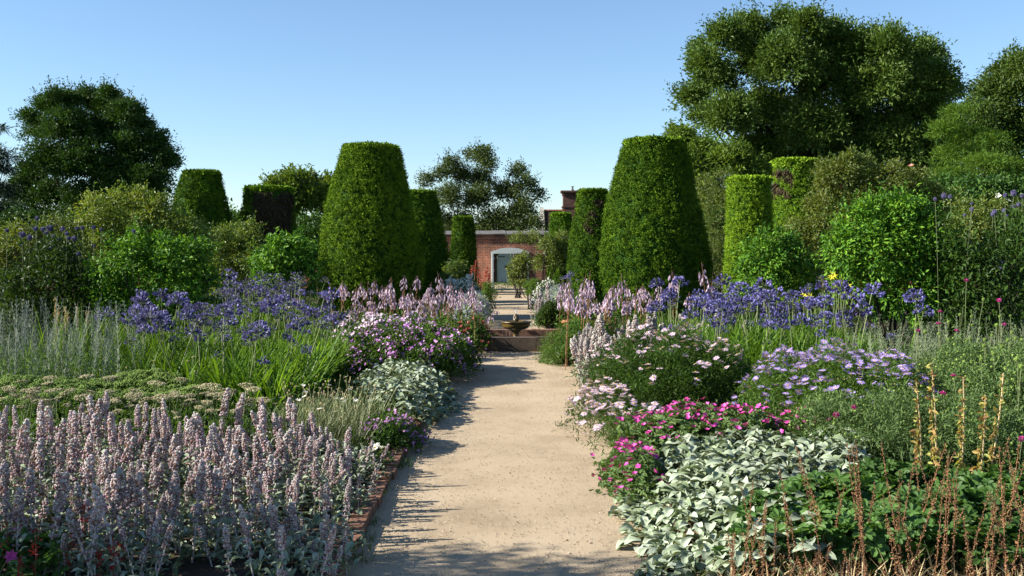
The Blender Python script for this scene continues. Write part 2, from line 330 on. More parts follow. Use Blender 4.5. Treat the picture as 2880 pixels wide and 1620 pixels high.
# ------------------------------------------------------------------ setting
g = Geo(); g.quad([(-600, -60, -.02), (600, -60, -.02), (600, 1500, -.02), (-600, 1500, -.02)], [(0, 1, 2, 3)])
tag(g.obj('ground', M['grass']), kind='structure')
XL, XR = -.83, .97
def soilbed(name, x0, x1, y0, y1):
    nx, ny = 40, 90; xs = np.linspace(x0, x1, nx); ys = np.linspace(y0, y1, ny); X, Y = np.meshgrid(xs, ys)
    Z = .035+.02*np.sin(X*7+Y*3)*np.sin(Y*5-X*2)+rng.uniform(-.008, .008, X.shape)
    v = np.stack([X, Y, Z], -1).reshape(-1, 3); i, j = np.meshgrid(np.arange(ny-1), np.arange(nx-1), indexing='ij'); a = (i*nx+j).ravel()
    o = Geo().quad(v, np.stack([a, a+1, a+nx+1, a+nx], -1)).obj(name, M['soil'], smooth=True); return tag(o, kind='structure')
soilbed('soil_left', -22, XL-.06, 2, 47.5); soilbed('soil_right', XR+.06, 22, 2, 47.5)
def path():
    ys = np.linspace(0, 64, 180); v = []; f = []
    xs = np.linspace(XL-.02, XR+.02, 9)
    for y in ys:
        for x in xs: v.append((x, y, .004+.006*math.sin(x*3+y*1.7)*math.sin(y*.9)))
    for i in range(len(ys)-1):
        for j in range(8): a = i*9+j; f.append((a, a+1, a+10, a+9))
    return tag(Geo().quad(v, f).obj('path', M['gravel'], smooth=True), kind='structure')
path()
# loose grit on the path
n = 10000; D_ = 4.8+rng.uniform(0, 1, n)**1.6*14; x_ = rng.uniform(XL, XR, n)
g = Geo(); s_ = rng.uniform(.002, .0058, (n, 3))*np.array((1, 1, .5)); s_[:60] *= 1.9
g.scatter(BEAD, np.stack([x_, D_, np.full(n, .012)], -1), basis_z(UP+rng.normal(size=(n, 3))*.2), s_, rng.uniform(-.5, .5, n))
tag(g.obj('loose_gravel', M['pebble']), 'small pale and brown grit scattered over the sandy path', 'gravel', kind='stuff')
def edging(name, x, y0, y1, label):
    root = empty(name, (x, y0, 0), label, 'edging', 'brick edgings along the path'); g = Geo(); y = y0
    while y < y1:
        l = .215; h = .055+rng.uniform(-.012, .014); dx = rng.uniform(-.012, .012)
        g.box(x-.05+dx, x+.05+dx, y, y+l, -.02, h, 0, .5); y += l+.008
    return g
for nm, x, y0, y1, lb in (('brick_edging', XL-.05, 3, 17.8, 'low brick edging on the left side of the near path'),
                      ('brick_edging', XR+.05, 3, 17.8, 'low brick edging on the right side of the near path'),
                      ('brick_edging', XL-.05, 20.7, 47.5, 'low brick edging left of the path beyond the fountain'),
                      ('brick_edging', XR+.05, 20.7, 47.5, 'low brick edging right of the path beyond the fountain')):
    g = Geo(); y = y0
    while y < y1:
        h = .06+rng.uniform(-.012, .014); dx = rng.uniform(-.012, .012); g.box(x-.05+dx, x+.05+dx, y, y+.215, -.02, h); y += .222
    tag(g.obj(nm, M['kerb'], loc=(x, y0, 0)), lb, 'edging', 'brick edgings beside the path')

# pool and fountain
PX0, PX1, PY0, PY1, RH = -1.1, 1.25, 18.05, 20.4, .25
root = empty('fountain_pool', ((PX0+PX1)/2, (PY0+PY1)/2, 0), 'low stone and brick pool of dark water crossing the path', 'pool')
g = Geo(); wth = .28
xs = np.linspace(PX0, PX1, 4)
for a, b in zip(xs[:-1], xs[1:]): g.box(a+.003, b-.003, PY0, PY0+wth, 0, RH-rng.uniform(0, .008))
g.obj('front_wall', M['stone'], root)
for a in (PX0, PX1-wth): Geo().box(a, a+wth, PY0+wth+.003, PY1-wth-.003, 0, RH-.004).obj('side_wall', M['stone'], root)
g = Geo(); x = PX0
while x < PX1-.07: g.box(x, x+.068, PY1-wth, PY1, .0, RH-.01-rng.uniform(0, .012)); x += .0705
g.obj('back_wall', M['kerb'], root)
g = Geo(); g.box(PX0+wth, PX1-wth, PY0+wth, PY1-wth, .02, .10); g.obj('water', M['water'], root)
FX, FY = GX(1451, 19.2), 19.2
root = empty('fountain', (FX, FY, .10), 'round mossy bronze bowl on a pedestal with a pinecone jet in the pool', 'fountain')
R0 = .275
g = Geo(); g.lathe([(.0, .29), (.07, .285), (.12, .27), (.2, .29), (.25, .335), (R0-.02, .36), (R0-.02, .385), (R0, .395), (R0+.008, .41), (R0, .425), (R0-.02, .425), (R0-.03, .40), (.15, .385), (0, .38)], 40, (FX, FY, .03))
g.obj('bowl', M['bronze'], root, True)
g = Geo(); g.lathe([(.14, .0), (.14, .04), (.10, .06), (.06, .10), (.05, .15), (.06, .19), (.10, .23), (.12, .27)], 24, (FX, FY, .06)); g.obj('pedestal', M['bronze'], root, True)
g = Geo(); g.lathe([(R0-.024, .405), (0, .407)], 32, (FX, FY, .03)); g.obj('bowl_water', M['water'], root, True)
g = Geo()
for k in range(9):
    z = .44+k*.016; r = .05*math.sin(math.pi*(k+2.2)/11.5)+.005
    for j in range(9): a = j/9*6.283+k*.35; g.scatter(BEAD, np.array([(FX+math.cos(a)*r*.8, FY+math.sin(a)*r*.8, z)]), np.eye(3)[None], .016)
g.lathe([(.03, .42), (.045, .46), (.045, .52), (.02, .58), (0, .59)], 12, (FX, FY, .0)); g.obj('pinecone', M['bronze'], root, True)
g = Geo()
for k in range(26): g.scatter(BEAD, np.array([(FX+rng.normal()*.008, FY+rng.normal()*.008, .595+k*.0028)]), np.eye(3)[None], rng.uniform(.003, .007))
for k in range(34): a = rng.uniform(0, 6.28); g.scatter(BEAD, np.array([(FX+math.cos(a)*.12, FY+math.sin(a)*.12, rng.uniform(.12, .32))]), np.eye(3)[None], rng.uniform(.002, .005))
tag(g.obj('water_drops', M['splash'], root), kind='stuff')

# far garden wall with its doorway
WD = 49.0; wz = 1.6+(724-660)*WD/F; dx0, dx1 = GX(1381, WD), GX(1487, WD); dz = 1.6+(724-712)*WD/F
root = empty('garden_wall', (0, WD, 0), 'old red brick garden wall with slate coping closing the far end of the path', 'wall')
def facade(g, x0, x1, y0, y1, z1, holes):
    xs = sorted({x0, x1, *[h[0] for h in holes], *[h[1] for h in holes]})
    for a, b in zip(xs[:-1], xs[1:]):
        zz = 0
        for h in holes:
            if h[0] <= a and b <= h[1]:
                if h[2] > 0: g.box(a, b, y0, y1, 0, h[2])
                zz = h[3]
        g.box(a, b, y0, y1, zz, z1)
g = Geo()
arc = .22; zt = dz+.04
g.box(-22, dx0, WD, WD+.35, 0, wz); g.box(dx1, 22, WD, WD+.35, 0, wz)
n = 10
for i in range(n):
    a, b = dx0+(dx1-dx0)*i/n, dx0+(dx1-dx0)*(i+1)/n; u = (i+.5)/n; z = zt+arc*4*u*(1-u)*.9+.02
    g.box(a, b, WD, WD+.35, z, wz)
g.obj('brickwork', M['brick'], root)
g = Geo(); x = -22
while x < 22:
    l = rng.uniform(.45, .7); z = wz+rng.uniform(-.01, .015)
    g.quad([(x+.01, WD-.10, z), (x+l, WD-.10, z), (x+l-.06, WD+.2, z+.14), (x-.05, WD+.2, z+.14), (x+.01, WD-.10, z+.035), (x+l, WD-.10, z+.035), (x+l-.06, WD+.2, z+.19), (x-.05, WD+.2, z+.19)],
           [(0, 1, 5, 4), (4, 5, 6, 7), (1, 2, 6, 5), (0, 4, 7, 3), (2, 3, 7, 6)])
    g.quad([(x, WD+.2, z+.185), (x+l-.01, WD+.2, z+.185), (x+l-.01, WD+.5, z+.03), (x, WD+.5, z+.03)], [(0, 1, 2, 3)]); x += l
g.obj('coping', M['slate'], root)
g = Geo(); g.box(-22, 22, WD-.05, WD-.003, wz-.20, wz-.12); g.obj('brick_band', M['brick'], root)
g = Geo(); g.box(dx1-.10, dx1-.003, WD-.04, WD+.1, 0, zt); g.box(dx0+.003, dx0+.09, WD-.04, WD+.1, 0, zt)
n = 24; v = []; f = []
for yy in (WD-.05, WD+.1):
    for i in range(n+1):
        u = i/n; x = dx0-.02+(dx1-dx0+.04)*u; v.append((x, yy, zt-.06)); v.append((x, yy, zt+.005+arc*4*u*(1-u)*.9+.01))
for i in range(n):
    a = 2*i; b = a+2*(n+1); f += [(a, a+2, a+3, a+1), (b, b+1, b+3, b+2), (a+1, a+3, b+3, b+1), (a, b, b+2, a+2)]
g.quad(v, f); g.obj('door_frame', M['greypaint'], root)
g = Geo(); ly = 2.0
g.box(dx0+.05, dx0+.12, WD-.06-ly*.62, WD-.06, .03, zt-.08)
for z in (.25, .95, 1.5): g.box(dx0+.122, dx0+.145, WD-.06-ly*.62+.05, WD-.1, z, z+.12)
d = g.obj('door_leaf', M['white'], root)
for nm, a in (('hinge', (dx0+.06, dx0+.098, WD-.10, WD-.055, zt-.2, zt-.1)), ('latch', (dx0+.09, dx0+.099, WD-.9, WD-.86, .9, 1.05))):
    o = Geo().box(*a).obj(nm, M['iron'], None, loc=tuple(root.location)); o.location = (0, 0, 0); o.parent = d

# outbuilding seen through the doorway, roof and chimney behind
BD = 69.0
root = empty('brick_outbuilding', (0, BD, 0), 'brick outbuilding in shade seen through the doorway', 'building')
g = Geo(); bx0, bx1 = GX(1398, BD), GX(1444, BD)
g.box(-8, bx0, BD, BD+.3, 0, 2.55); g.box(bx1, 5, BD, BD+.3, 0, 2.55); g.box(bx0, bx1, BD, BD+.3, 1.98, 2.55)
g.obj('wall', M['brick_shaded'], root)
g = Geo(); g.quad([(-8.3, BD-.7, 2.45), (5.2, BD-.7, 2.45), (5.2, BD+3, 3.1), (-8.3, BD+3, 3.1), (-8.3, BD-.7, 2.40), (5.2, BD-.7, 2.40), (5.2, BD+3, 3.05), (-8.3, BD+3, 3.05)], [(0, 1, 2, 3), (4, 7, 6, 5), (0, 4, 5, 1), (1, 5, 6, 2)]); g.obj('roof', M['tile'], root)
g = Geo(); g.box(bx0+.01, bx1-.01, BD+.08, BD+.13, .03, 1.97); 
for z in (.3, 1.5): g.box(bx0+.03, bx1-.03, BD+.055, BD+.078, z, z+.14)
dd = g.obj('door', M['white'], root)  # white stands in for light on this grey-green door in shade
def sub(name, g, m, par, root):
    o = g.obj(name, m, None, loc=tuple(root.location)); o.location = (0, 0, 0); o.parent = par; return o
sub('lock', Geo().box(bx0+.5, bx1-.18, BD+.03, BD+.054, .9, 1.08), M['iron'], dd, root); sub('hinge', Geo().box(bx0+.02, bx0+.5, BD+.03, BD+.054, 1.62, 1.67), M['iron'], dd, root)

HD = 78.0; k = HD/F
root = empty('tiled_house', (GX(1600, HD), HD, 0), 'house with red tiled roof, stone gable and brick chimney beyond the wall', 'house')
zr = 1.6+(724-592)*k; ze = 2.0; xg0 = GX(1530, HD); xg1 = GX(1780, HD)
g = Geo(); g.quad([(xg0, HD-2.6, ze), (xg1, HD-2.6, ze), (xg1, HD, zr), (xg0, HD, zr)], [(0, 1, 2, 3)]); g.quad([(xg0, HD, zr), (xg1, HD, zr), (xg1, HD+2.6, ze), (xg0, HD+2.6, ze)], [(0, 1, 2, 3)])
for i in range(24):
    u0 = i/24; y = HD-2.6+2.6*u0; z = ze+(zr-ze)*u0; g.box(xg0, xg1, y-.02, y+.02, z-.01, z+.035)
g.obj('roof', M['tile'], root)
x = xg0; g = Geo()
while x < xg1: g.box(x, x+.3, HD-.09, HD+.09, zr-.02, zr+.07); x += .31
g.obj('ridge', M['terracotta'], root)
g = Geo(); g.box(xg0+.25, xg1, HD-2.3, HD+2.3, 0, ze-.05); g.add([(xg0+.3, HD-2.3, ze-.05), (xg0+.3, HD+2.3, ze-.05), (xg0+.3, HD, zr-.12)], [(0, 1, 2)]); g.obj('wall', M['brick_shaded'], root)
zp = 1.6+(724-583)*k; g = Geo(); gx0, gx1 = GX(1516, HD), GX(1531, HD)
v = [(gx0+.06, HD, zp), (gx1-.05, HD, zp), (gx1+.02, HD-2.8, ze-.1), (gx0-.02, HD-2.8, ze-.1), (gx1+.02, HD+2.8, ze-.1), (gx0-.02, HD+2.8, ze-.1)]
g.quad([*v[:4], *[(p[0], p[1]+.02, p[2]-.35) for p in v[:4]]], [(0, 1, 2, 3), (4, 7, 6, 5), (0, 3, 7, 4), (1, 5, 6, 2), (2, 6, 7, 3)])
g.add([(gx0, HD-2.75, ze-.1), (gx0, HD, zp-.3), (gx0, HD+2.75, ze-.1)], [(0, 1, 2)]); g.quad([(gx1, HD-2.75, 0), (gx1, HD-2.75, ze-.1), (gx0, HD-2.75, ze-.1), (gx0, HD-2.75, 0)], [(0, 1, 2, 3)])
g.quad([v[0], v[1], v[4], v[5]], [(0, 1, 2, 3)])
g.obj('gable_coping', M['lime'], root)
zc = 1.6+(724-537)*k; c0, c1 = GX(1583, HD), GX(1622, HD); cm = (c0+c1)/2; hw = (c1-c0)/2
g = Geo(); g.box(c0-.05, c1+.05, HD-.5, HD+.5, ze, zc-1.15); g.box(c0, c1, HD-.45, HD+.45, zc-1.15, zc-.36)
for i, e in enumerate((.06, .0, .06, .12, .17, .17)): g.box(c0-e, c1+e, HD-.45-e, HD+.45+e, zc-.36+i*.06+.001, zc-.36+i*.06+.06)
g.box(c0-.09, c1+.09, HD-.54, HD+.54, zc-1.22, zc-1.14)
ch = g.obj('chimney', M['brick_shaded'], root)
g = Geo(); g.lathe([(.1, 0), (.09, .12), (.06, .2), (.06, .3), (.14, .31), (.14, .33), (0, .34)], 12, (cm+.2-root.location.x, 0, zc)); o = g.obj('chimney_pot', M['slate'], None); o.parent = ch

# ------------------------------------------------------------------ clipped yews
YP = [(0, .86), (.10, .92), (.25, 1.0), (.35, .98), (.5, .91), (.65, .81), (.8, .70), (.92, .59), (.975, .55), (1.0, .49)]
def yew(px, D, wpx, top, label, taper=1.0, n=9000, ls=.075, dead=None, tb=.5):
    r = wpx/2*D/F; h = 1.6+(724-top)*D/F; cx = GX(px, D); c = np.array((cx, D, 0.))
    root = empty('clipped_yew', c, label, 'topiary', 'clipped yews along the path')
    seg, k = 40, 30; zz = np.linspace(0, 1, k); rr = np.interp(zz, [p[0] for p in YP], [p[1] for p in YP]); rr = 1-(1-rr)*taper
    a = np.arange(seg)/seg*2*math.pi; ph = rng.uniform(0, 6, 4)
    wob = 1+.03*np.sin(a[None]*3+zz[:, None]*9+ph[0])+.012*np.sin(a[None]*7-zz[:, None]*13+ph[1])
    prof = np.stack([rr*r*.92, zz*h*.975], -1); g = Geo(); g.lathe(np.vstack([prof, (0.01, h*.985)]), seg, c, 0, .36, np.vstack([wob, wob[-1:]]))
    g.tube([c, c+UP*.4], .14, 8, 1)
    # sprigs over the clipped surface
    ns = int(n*.86); u = rng.uniform(0.02, 1, ns); an = rng.uniform(0, 2*math.pi, ns)
    def R_(u, an): return np.interp(u, zz, rr)*r*(1+.03*np.sin(an*3+u*9+ph[0])+.012*np.sin(an*7-u*13+ph[1]))
    rad = R_(u, an)*rng.uniform(.91, 1.0, ns)**1.0+np.where(rng.uniform(0, 1, ns) < .03, .06, 0); pos = c+np.stack([np.cos(an)*rad, np.sin(an)*rad, u*h*.99], -1)
    out = np.stack([np.cos(an), np.sin(an), np.full(ns, .25)], -1)
    nt_ = n-ns; q = np.sqrt(rng.uniform(0, 1, nt_))*rr[-1]*r; a2 = rng.uniform(0, 2*math.pi, nt_)
    pos = np.vstack([pos, c+np.stack([np.cos(a2)*q, np.sin(a2)*q, np.full(nt_, h*.985)], -1)])
    out = np.vstack([out, np.stack([np.cos(a2)*.4, np.sin(a2)*.4, np.ones(nt_)], -1)])
    K = 15; P = np.repeat(pos*1., K, 0); O = nrm(np.repeat(out, K, 0)); N = len(P)
    d = nrm(O*.35+UP*.45+rdir(N)*.8); nn = nrm(O*1.3+UP*.15+rdir(N)*.6)
    pn = np.sin(P[:, 0]*5.1+ph[2])*np.sin(P[:, 2]*3.7+ph[3])*np.sin(P[:, 1]*4.3)
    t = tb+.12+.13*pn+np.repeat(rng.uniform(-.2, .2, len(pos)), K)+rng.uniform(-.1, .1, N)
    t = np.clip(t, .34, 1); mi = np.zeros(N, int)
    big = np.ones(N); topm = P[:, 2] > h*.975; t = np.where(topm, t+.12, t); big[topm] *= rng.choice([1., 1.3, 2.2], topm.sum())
    tr = rdir(N); pos2 = P+(tr*rng.uniform(.3, 1, (N, 1))+O*.4)*np.repeat(rng.uniform(.6, 1.25, len(pos)), K)[:, None]*ls*.85; nn = nrm(O*.8+tr*.9+rdir(N)*.3)
    if dead is not None:
        dm = dead(P-c, h, r)
        dm = dm & (rng.uniform(0, 1, N) < .9)
        g2 = Geo(); g2.scatter(NEEDLE, pos2[dm]-O[dm]*.05, frames(nrm(O[dm]*.3-UP*.8+rdir(dm.sum())*.5), nn[dm]), ls*2.2, rng.uniform(-.4, .4, dm.sum())); g2.obj('dead_patch', L['yewdead'], root)
        pos2, d, nn, t, big = pos2[~dm], d[~dm], nn[~dm], t[~dm], big[~dm]
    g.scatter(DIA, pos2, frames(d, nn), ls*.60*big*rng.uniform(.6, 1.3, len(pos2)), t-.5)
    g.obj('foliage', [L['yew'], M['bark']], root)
    return root
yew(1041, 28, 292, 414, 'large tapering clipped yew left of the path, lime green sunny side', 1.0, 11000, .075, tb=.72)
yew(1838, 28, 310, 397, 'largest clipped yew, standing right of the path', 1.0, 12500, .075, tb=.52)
yew(1174, 38, 184, 541, 'dark tapering yew close behind the large left yew', 1.0, 4550, .08)
yew(1303, 46, 76, 613, 'small yew in front of the brick wall, left of the doorway', .75, 3500, .08)
yew(1668, 37, 142, 538, 'tapering yew with bare brown streaks beside the largest yew', .95, 4550, .08,
    dead=lambda p, h, r: (abs(p[:, 0]+.0-.15*np.sin(p[:, 2]*4)) < .16) & (p[:, 1] < 0) & (p[:, 2] > h*.62) & (p[:, 2] < h*.93) & (np.sin(p[:, 2]*9+p[:, 0]*11) > -.2))
yew(1578, 46, 74, 603, 'small yew right of the doorway with the chimney behind it', .7, 3500, .08)
yew(566, 34, 205, 486, 'broad tapering yew in front of the dark tree on the left', 1.1, 6300, .08)
yew(756, 35, 164, 530, 'squat yew with a large dead brown face left of the path', .45, 5250, .08,
    dead=lambda p, h, r: (p[:, 0] > -.30-.08*np.sin(p[:, 2]*6)) & (p[:, 1] < .1) & (p[:, 2] < h*.965) & (p[:, 0] < r*.8))
yew(2107, 31, 128, 503, 'upright columnar yew right of the path with a rounded top', .25, 5200, .075, tb=.78)
yew(2237, 35, 132, 452, 'tall columnar yew with a brown patch near its top', .25, 5200, .08, tb=.78,
    dead=lambda p, h, r: (p[:, 0] < -.28) & (p[:, 1] < .3) & (p[:, 2] > h*.76) & (p[:, 2] < h*.94) & (np.sin(p[:, 2]*7+p[:, 0]*9) > -.5))

# ------------------------------------------------------------------ trees
def tree(name, label, cat, D, lst, leafm_, npuff, pr, nleaf, ls, base_px, r=.35, tpl=LEAF, spread=2.5, shell=(.5, 1.), droop=.2, flat=.8, squash=1, group=None, ntw=80, tb=.5, tv=.28, topf=.55):
    bl = pxblobs(lst, D, spread, squash); root = empty(name, (GX(base_px, D), D, 0), label, cat, group)
    g = Geo(); pf = crown(g, bl, npuff, pr, nleaf, ls, tpl, 0, shell, droop, tb, tv, flat); g.obj('crown', leafm_, root)
    tz = max(b[2] for b in bl); cxm = np.mean([b[0] for b in bl]); g = Geo()
    limbs(g, (GX(base_px, D), D, 0), (cxm*.6+GX(base_px, D)*.4, D, tz*topf), bl, pf, r, 0, ntw); g.obj('trunk', M['bark'], root, True)
    return root
TG = 'trees behind the garden'
oak = [(1945, 285, 42), (1990, 190, 45), (1968, 150, 30), (2045, 110, 55), (2020, 240, 62), (2110, 100, 58), (2130, 180, 80), (2215, 68, 46), (2270, 85, 50), (2215, 190, 90), (2330, 130, 65), (2390, 150, 70), (2330, 240, 100), (2445, 130, 50), (2500, 140, 55), (2560, 180, 65), (2610, 150, 40), (2630, 240, 60), (2668, 262, 36), (2480, 260, 100), (2580, 320, 85), (2640, 370, 60), (2050, 340, 65), (1985, 330, 40), (2150, 340, 95), (2270, 370, 100), (2390, 390, 110), (2500, 420, 95), (2610, 460, 80), (2140, 450, 80), (2260, 490, 90), (2400, 520, 95), (2540, 540, 80), (2660, 560, 70)]
tree('oak_tree', 'huge spreading dark green tree rising behind the yews on the right', 'tree', 62, oak, L['oak'], 4300, .72, 52, .235, 2360, .42, tpl=DIA, spread=3.5, shell=(.3, 1.), ntw=160, tb=.5, topf=.4)
lf = [(135, 305, 42), (178, 298, 40), (246, 295, 42), (312, 300, 44), (352, 325, 42), (395, 365, 44), (430, 415, 44), (460, 460, 38), (110, 370, 45), (190, 370, 66), (280, 380, 72), (360, 430, 70), (85, 500, 45), (55, 520, 25), (150, 268, 18), (205, 275, 20), (250, 262, 22), (310, 268, 22), (378, 320, 20), (448, 388, 22), (482, 450, 20), (80, 330, 22), (140, 460, 66), (235, 470, 78), (330, 510, 78), (420, 525, 62), (65, 560, 40), (45, 625, 50), (115, 640, 55), (190, 640, 55), (140, 560, 60), (240, 575, 70), (340, 590, 70), (420, 590, 50)]
tree('broadleaf_tree', 'dense dark green rounded tree at the far left behind the shrubs', 'tree', 66, lf, L['dark'], 3000, .6, 46, .20, 270, .3, tpl=DIA, spread=2.5, flat=.5, ntw=90, shell=(.15, 1.), topf=.3)
mid = [(1358, 436, 24), (1325, 436, 16), (1372, 470, 26), (1268, 468, 24), (1240, 492, 18), (1203, 512, 18), (1300, 505, 30), (1350, 510, 32), (1460, 485, 24), (1478, 525, 28), (1512, 552, 20), (1420, 545, 36), (1340, 570, 42), (1265, 560, 36), (1215, 580, 30), (1235, 630, 32), (1300, 640, 42), (1390, 630, 42), (1470, 600, 42), (1500, 640, 26), (1440, 650, 36), (1200, 650, 40), (1270, 680, 50), (1360, 680, 50), (1450, 680, 45)]
tree('airy_tree', 'open airy tree with sky showing through above the garden wall', 'tree', 62, mid, L['airy'], 1500, .5, 34, .165, 1370, .2, spread=1.6, ntw=160, shell=(.3, 1.08), topf=.4)
tree('pale_tree', 'lime green tree top between the left yews', 'tree', 52, [(835, 512, 26), (800, 518, 22), (770, 530, 22), (868, 510, 18), (905, 532, 28), (935, 530, 22), (880, 565, 40), (820, 560, 40), (925, 590, 40), (800, 600, 50)], L['lime'], 420, .42, 26, .24, 860, .2, spread=1)
tree('sapling_tree', 'small light green tree top left of the huge tree', 'tree', 54, [(1905, 388, 34), (1930, 380, 20), (1935, 425, 44), (1975, 440, 50), (1900, 450, 40), (1960, 500, 60), (2050, 480, 70), (2120, 500, 50), (1920, 560, 60), (2010, 600, 80)], L['lime'], 900, .45, 28, .22, 1960, .22, spread=1.5, tb=.3)
tree('far_tree', 'tall dark tree at the far right edge', 'tree', 74, [(2858, 195, 52), (2820, 225, 50), (2885, 200, 50), (2790, 285, 60), (2860, 300, 80), (2745, 345, 50), (2810, 380, 80), (2720, 400, 50), (2890, 420, 90), (2780, 480, 90), (2880, 540, 90)], L['oak'], 1100, .8, 32, .3, 2850, .5, spread=2.5, tb=.5)
tree('conifer', 'feathery yellow green conifer with layered branches at the right', 'tree', 52, [(2700, 320, 36), (2660, 370, 46), (2740, 390, 50), (2800, 400, 40), (2690, 440, 60), (2770, 470, 60), (2840, 480, 60), (2660, 510, 60), (2740, 560, 60), (2840, 570, 60), (2900, 620, 60)], L['conif'], 800, .6, 34, .22, 2740, .3, tpl=NEEDLE, spread=1.6, flat=.3, squash=.6)
tree('cedar_tree', 'drooping dark cedar branches cut by the left edge', 'tree', 60, [(-10, 362, 20), (-20, 440, 50), (0, 480, 30), (-10, 540, 50), (20, 590, 40), (-40, 600, 70), (40, 640, 40)], L['cedar'], 420, .6, 34, .3, -40, .4, tpl=NEEDLE, spread=2, flat=.25, squash=.5, droop=.7)
# belt of woodland behind the beds
def belt(name, label, D, pxs, top, m, tpl=LEAF, n=260, ls=.22, cat='tree'):
    for i, (px, tp, r) in enumerate(pxs):
        tree(name, label, cat, D+rng.uniform(-1, 1), [(px, tp+r, r), (px-r*.6, tp+r*1.6, r), (px+r*.6, tp+r*1.7, r), (px, tp+r*2.6, r*1.1)], m, n, .45, 26, ls, px, .15, spread=1, group='background bushes behind the borders', ntw=20)
belt('background_bush', 'dark bush in the row beyond the left border', 46, [(-60, 590, 60), (60, 600, 55), (190, 610, 55), (330, 600, 60), (450, 600, 55), (660, 600, 50), (880, 610, 45), (-200, 560, 80), (-380, 540, 90), (-580, 540, 100)], 0, L['dark'])
belt('background_bush', 'dark bush in the row beyond the right border', 46, [(1780, 600, 50), (2020, 590, 60), (2180, 560, 60), (2360, 560, 70), (2520, 560, 70), (2680, 570, 70), (2840, 580, 70), (2960, 580, 70), (2640, 500, 60), (2730, 495, 60), (2820, 500, 60), (2900, 510, 60), (3100, 540, 90), (3300, 540, 100)], 0, L['dark'])

# ------------------------------------------------------------------ shrubs
def shrub(name, label, D, lst, m, npuff, pr, nleaf, ls, tpl=LEAF, cat='shrub', group=None, tb=.5, tv=.28, spread=.3, stems=14, droop=.2, fl=None, flat=.85, shell=(.45, 1.0)):
    bl = pxblobs(lst, D, spread); px = np.mean([b[0] for b in lst]); root = empty(name, (GX(px, D), D, 0), label, cat, group)
    g = Geo(); pf = crown(g, bl, npuff, pr, nleaf, ls, tpl, 0, shell, droop, tb, tv, flat, low=-.85);    g.obj('foliage', m, root)
    g = Geo(); b0 = np.array((GX(px, D), D, 0))
    for p in pf[rng.choice(len(pf), stems, False)]: g.tube(bez(b0+rng.normal(size=3)*np.array((.08, .08, 0)), p, UP*-.1, 6), np.linspace(.022, .006, 6), 4)
    g.obj('stems', M['bark'], root, True)
    if fl:
        fm, tplf, nf, fs = fl; me = Geo().scatter(tplf, np.zeros((1, 3)), np.eye(3)[None], 1.0).mesh('blossom', fm)
        for p in pf[rng.choice(len(pf), nf, False)]:
            c = np.array(root.location)+np.array((0, 0, p[2]*.5)); o = nrm(p-c); inst(me, 'blossom', root, p+o*pr*.9+UP*pr*.3, (rng.uniform(.3, 1.5), 0, rng.uniform(-1, 1)), fs*rng.uniform(.8, 1.2))
    return root
MOCK = L['glossy']
shrub('mock_orange', 'bright glossy green rounded shrub on the left behind the blue agapanthus', 17, [(430, 720, 70), (340, 740, 75), (310, 790, 55), (500, 740, 75), (555, 710, 45), (400, 800, 110), (500, 820, 90), (330, 850, 70), (450, 890, 90), (575, 780, 40), (375, 690, 45)], MOCK, 680, .16, 18, .076, OVAL, tb=.34, tv=.36)
shrub('mock_orange', 'largest bright glossy green rounded shrub on the right', 17, [(2510, 630, 85), (2420, 650, 75), (2600, 660, 80), (2370, 720, 65), (2480, 720, 110), (2620, 740, 90), (2400, 790, 80), (2540, 830, 95), (2650, 800, 60), (2450, 590, 45), (2560, 580, 45)], MOCK, 860, .17, 18, .08, OVAL, tb=.34, tv=.36)
shrub('laurel_shrub', 'middle sized dark green shrub beside the large left yew', 23, [(800, 730, 65), (745, 735, 40), (860, 735, 45), (790, 690, 35), (840, 690, 30), (760, 790, 50), (850, 790, 50)], L['glossy'], 330, .15, 16, .10, OVAL, tb=.25)
shrub('laurel_shrub', 'middle sized green shrub at the foot of the columnar yews', 22, [(2160, 740, 65), (2110, 720, 45), (2230, 730, 50), (2170, 680, 40), (2220, 690, 30), (2120, 790, 50), (2230, 790, 50), (2270, 760, 35)], L['glossy'], 380, .15, 16, .09, OVAL, tb=.32)
RG = 'rose bushes behind the borders'
shrub('rose_bush', 'wide olive green rose thicket behind the left glossy shrub', 25, [(270, 600, 55), (330, 580, 50), (390, 575, 45), (440, 600, 45), (300, 660, 60), (400, 650, 60), (470, 640, 50), (240, 650, 40), (530, 640, 40), (560, 680, 50), (480, 700, 60), (380, 720, 60), (280, 720, 60)], L['rose'], 900, .19, 18, .085, group=RG, tb=.5)
shrub('rose_bush', 'dark rose bush between the left yews', 27, [(640, 680, 50), (700, 660, 40), (600, 680, 40), (680, 720, 50), (610, 740, 50), (720, 730, 40), (650, 790, 60)], L['rose'], 420, .18, 16, .08, group=RG, tb=.3)
shrub('rose_bush', 'tangled rose bush with reddish shoots at the far left edge', 21, [(60, 670, 50), (130, 650, 40), (190, 665, 40), (0, 680, 50), (100, 720, 60), (200, 720, 60), (-10, 760, 70)], L['rose'], 480, .17, 16, .08, group=RG, tb=.4)
shrub('rose_bush', 'large olive rose thicket with yellowing leaves and buds on the right', 26, [(2300, 590, 40), (2330, 520, 40), (2370, 490, 45), (2440, 480, 45), (2510, 500, 45), (2580, 510, 40), (2250, 660, 50), (2340, 590, 60), (2430, 570, 60), (2540, 560, 60), (2620, 560, 45), (2280, 680, 70), (2380, 660, 70), (2660, 600, 50), (2210, 690, 40), (2390, 450, 25), (2330, 480, 30)], L['rose'], 1250, .19, 18, .085, group=RG, tb=.58, fl=([L['coral'], L['yolk']], FIVE, 9, .06))
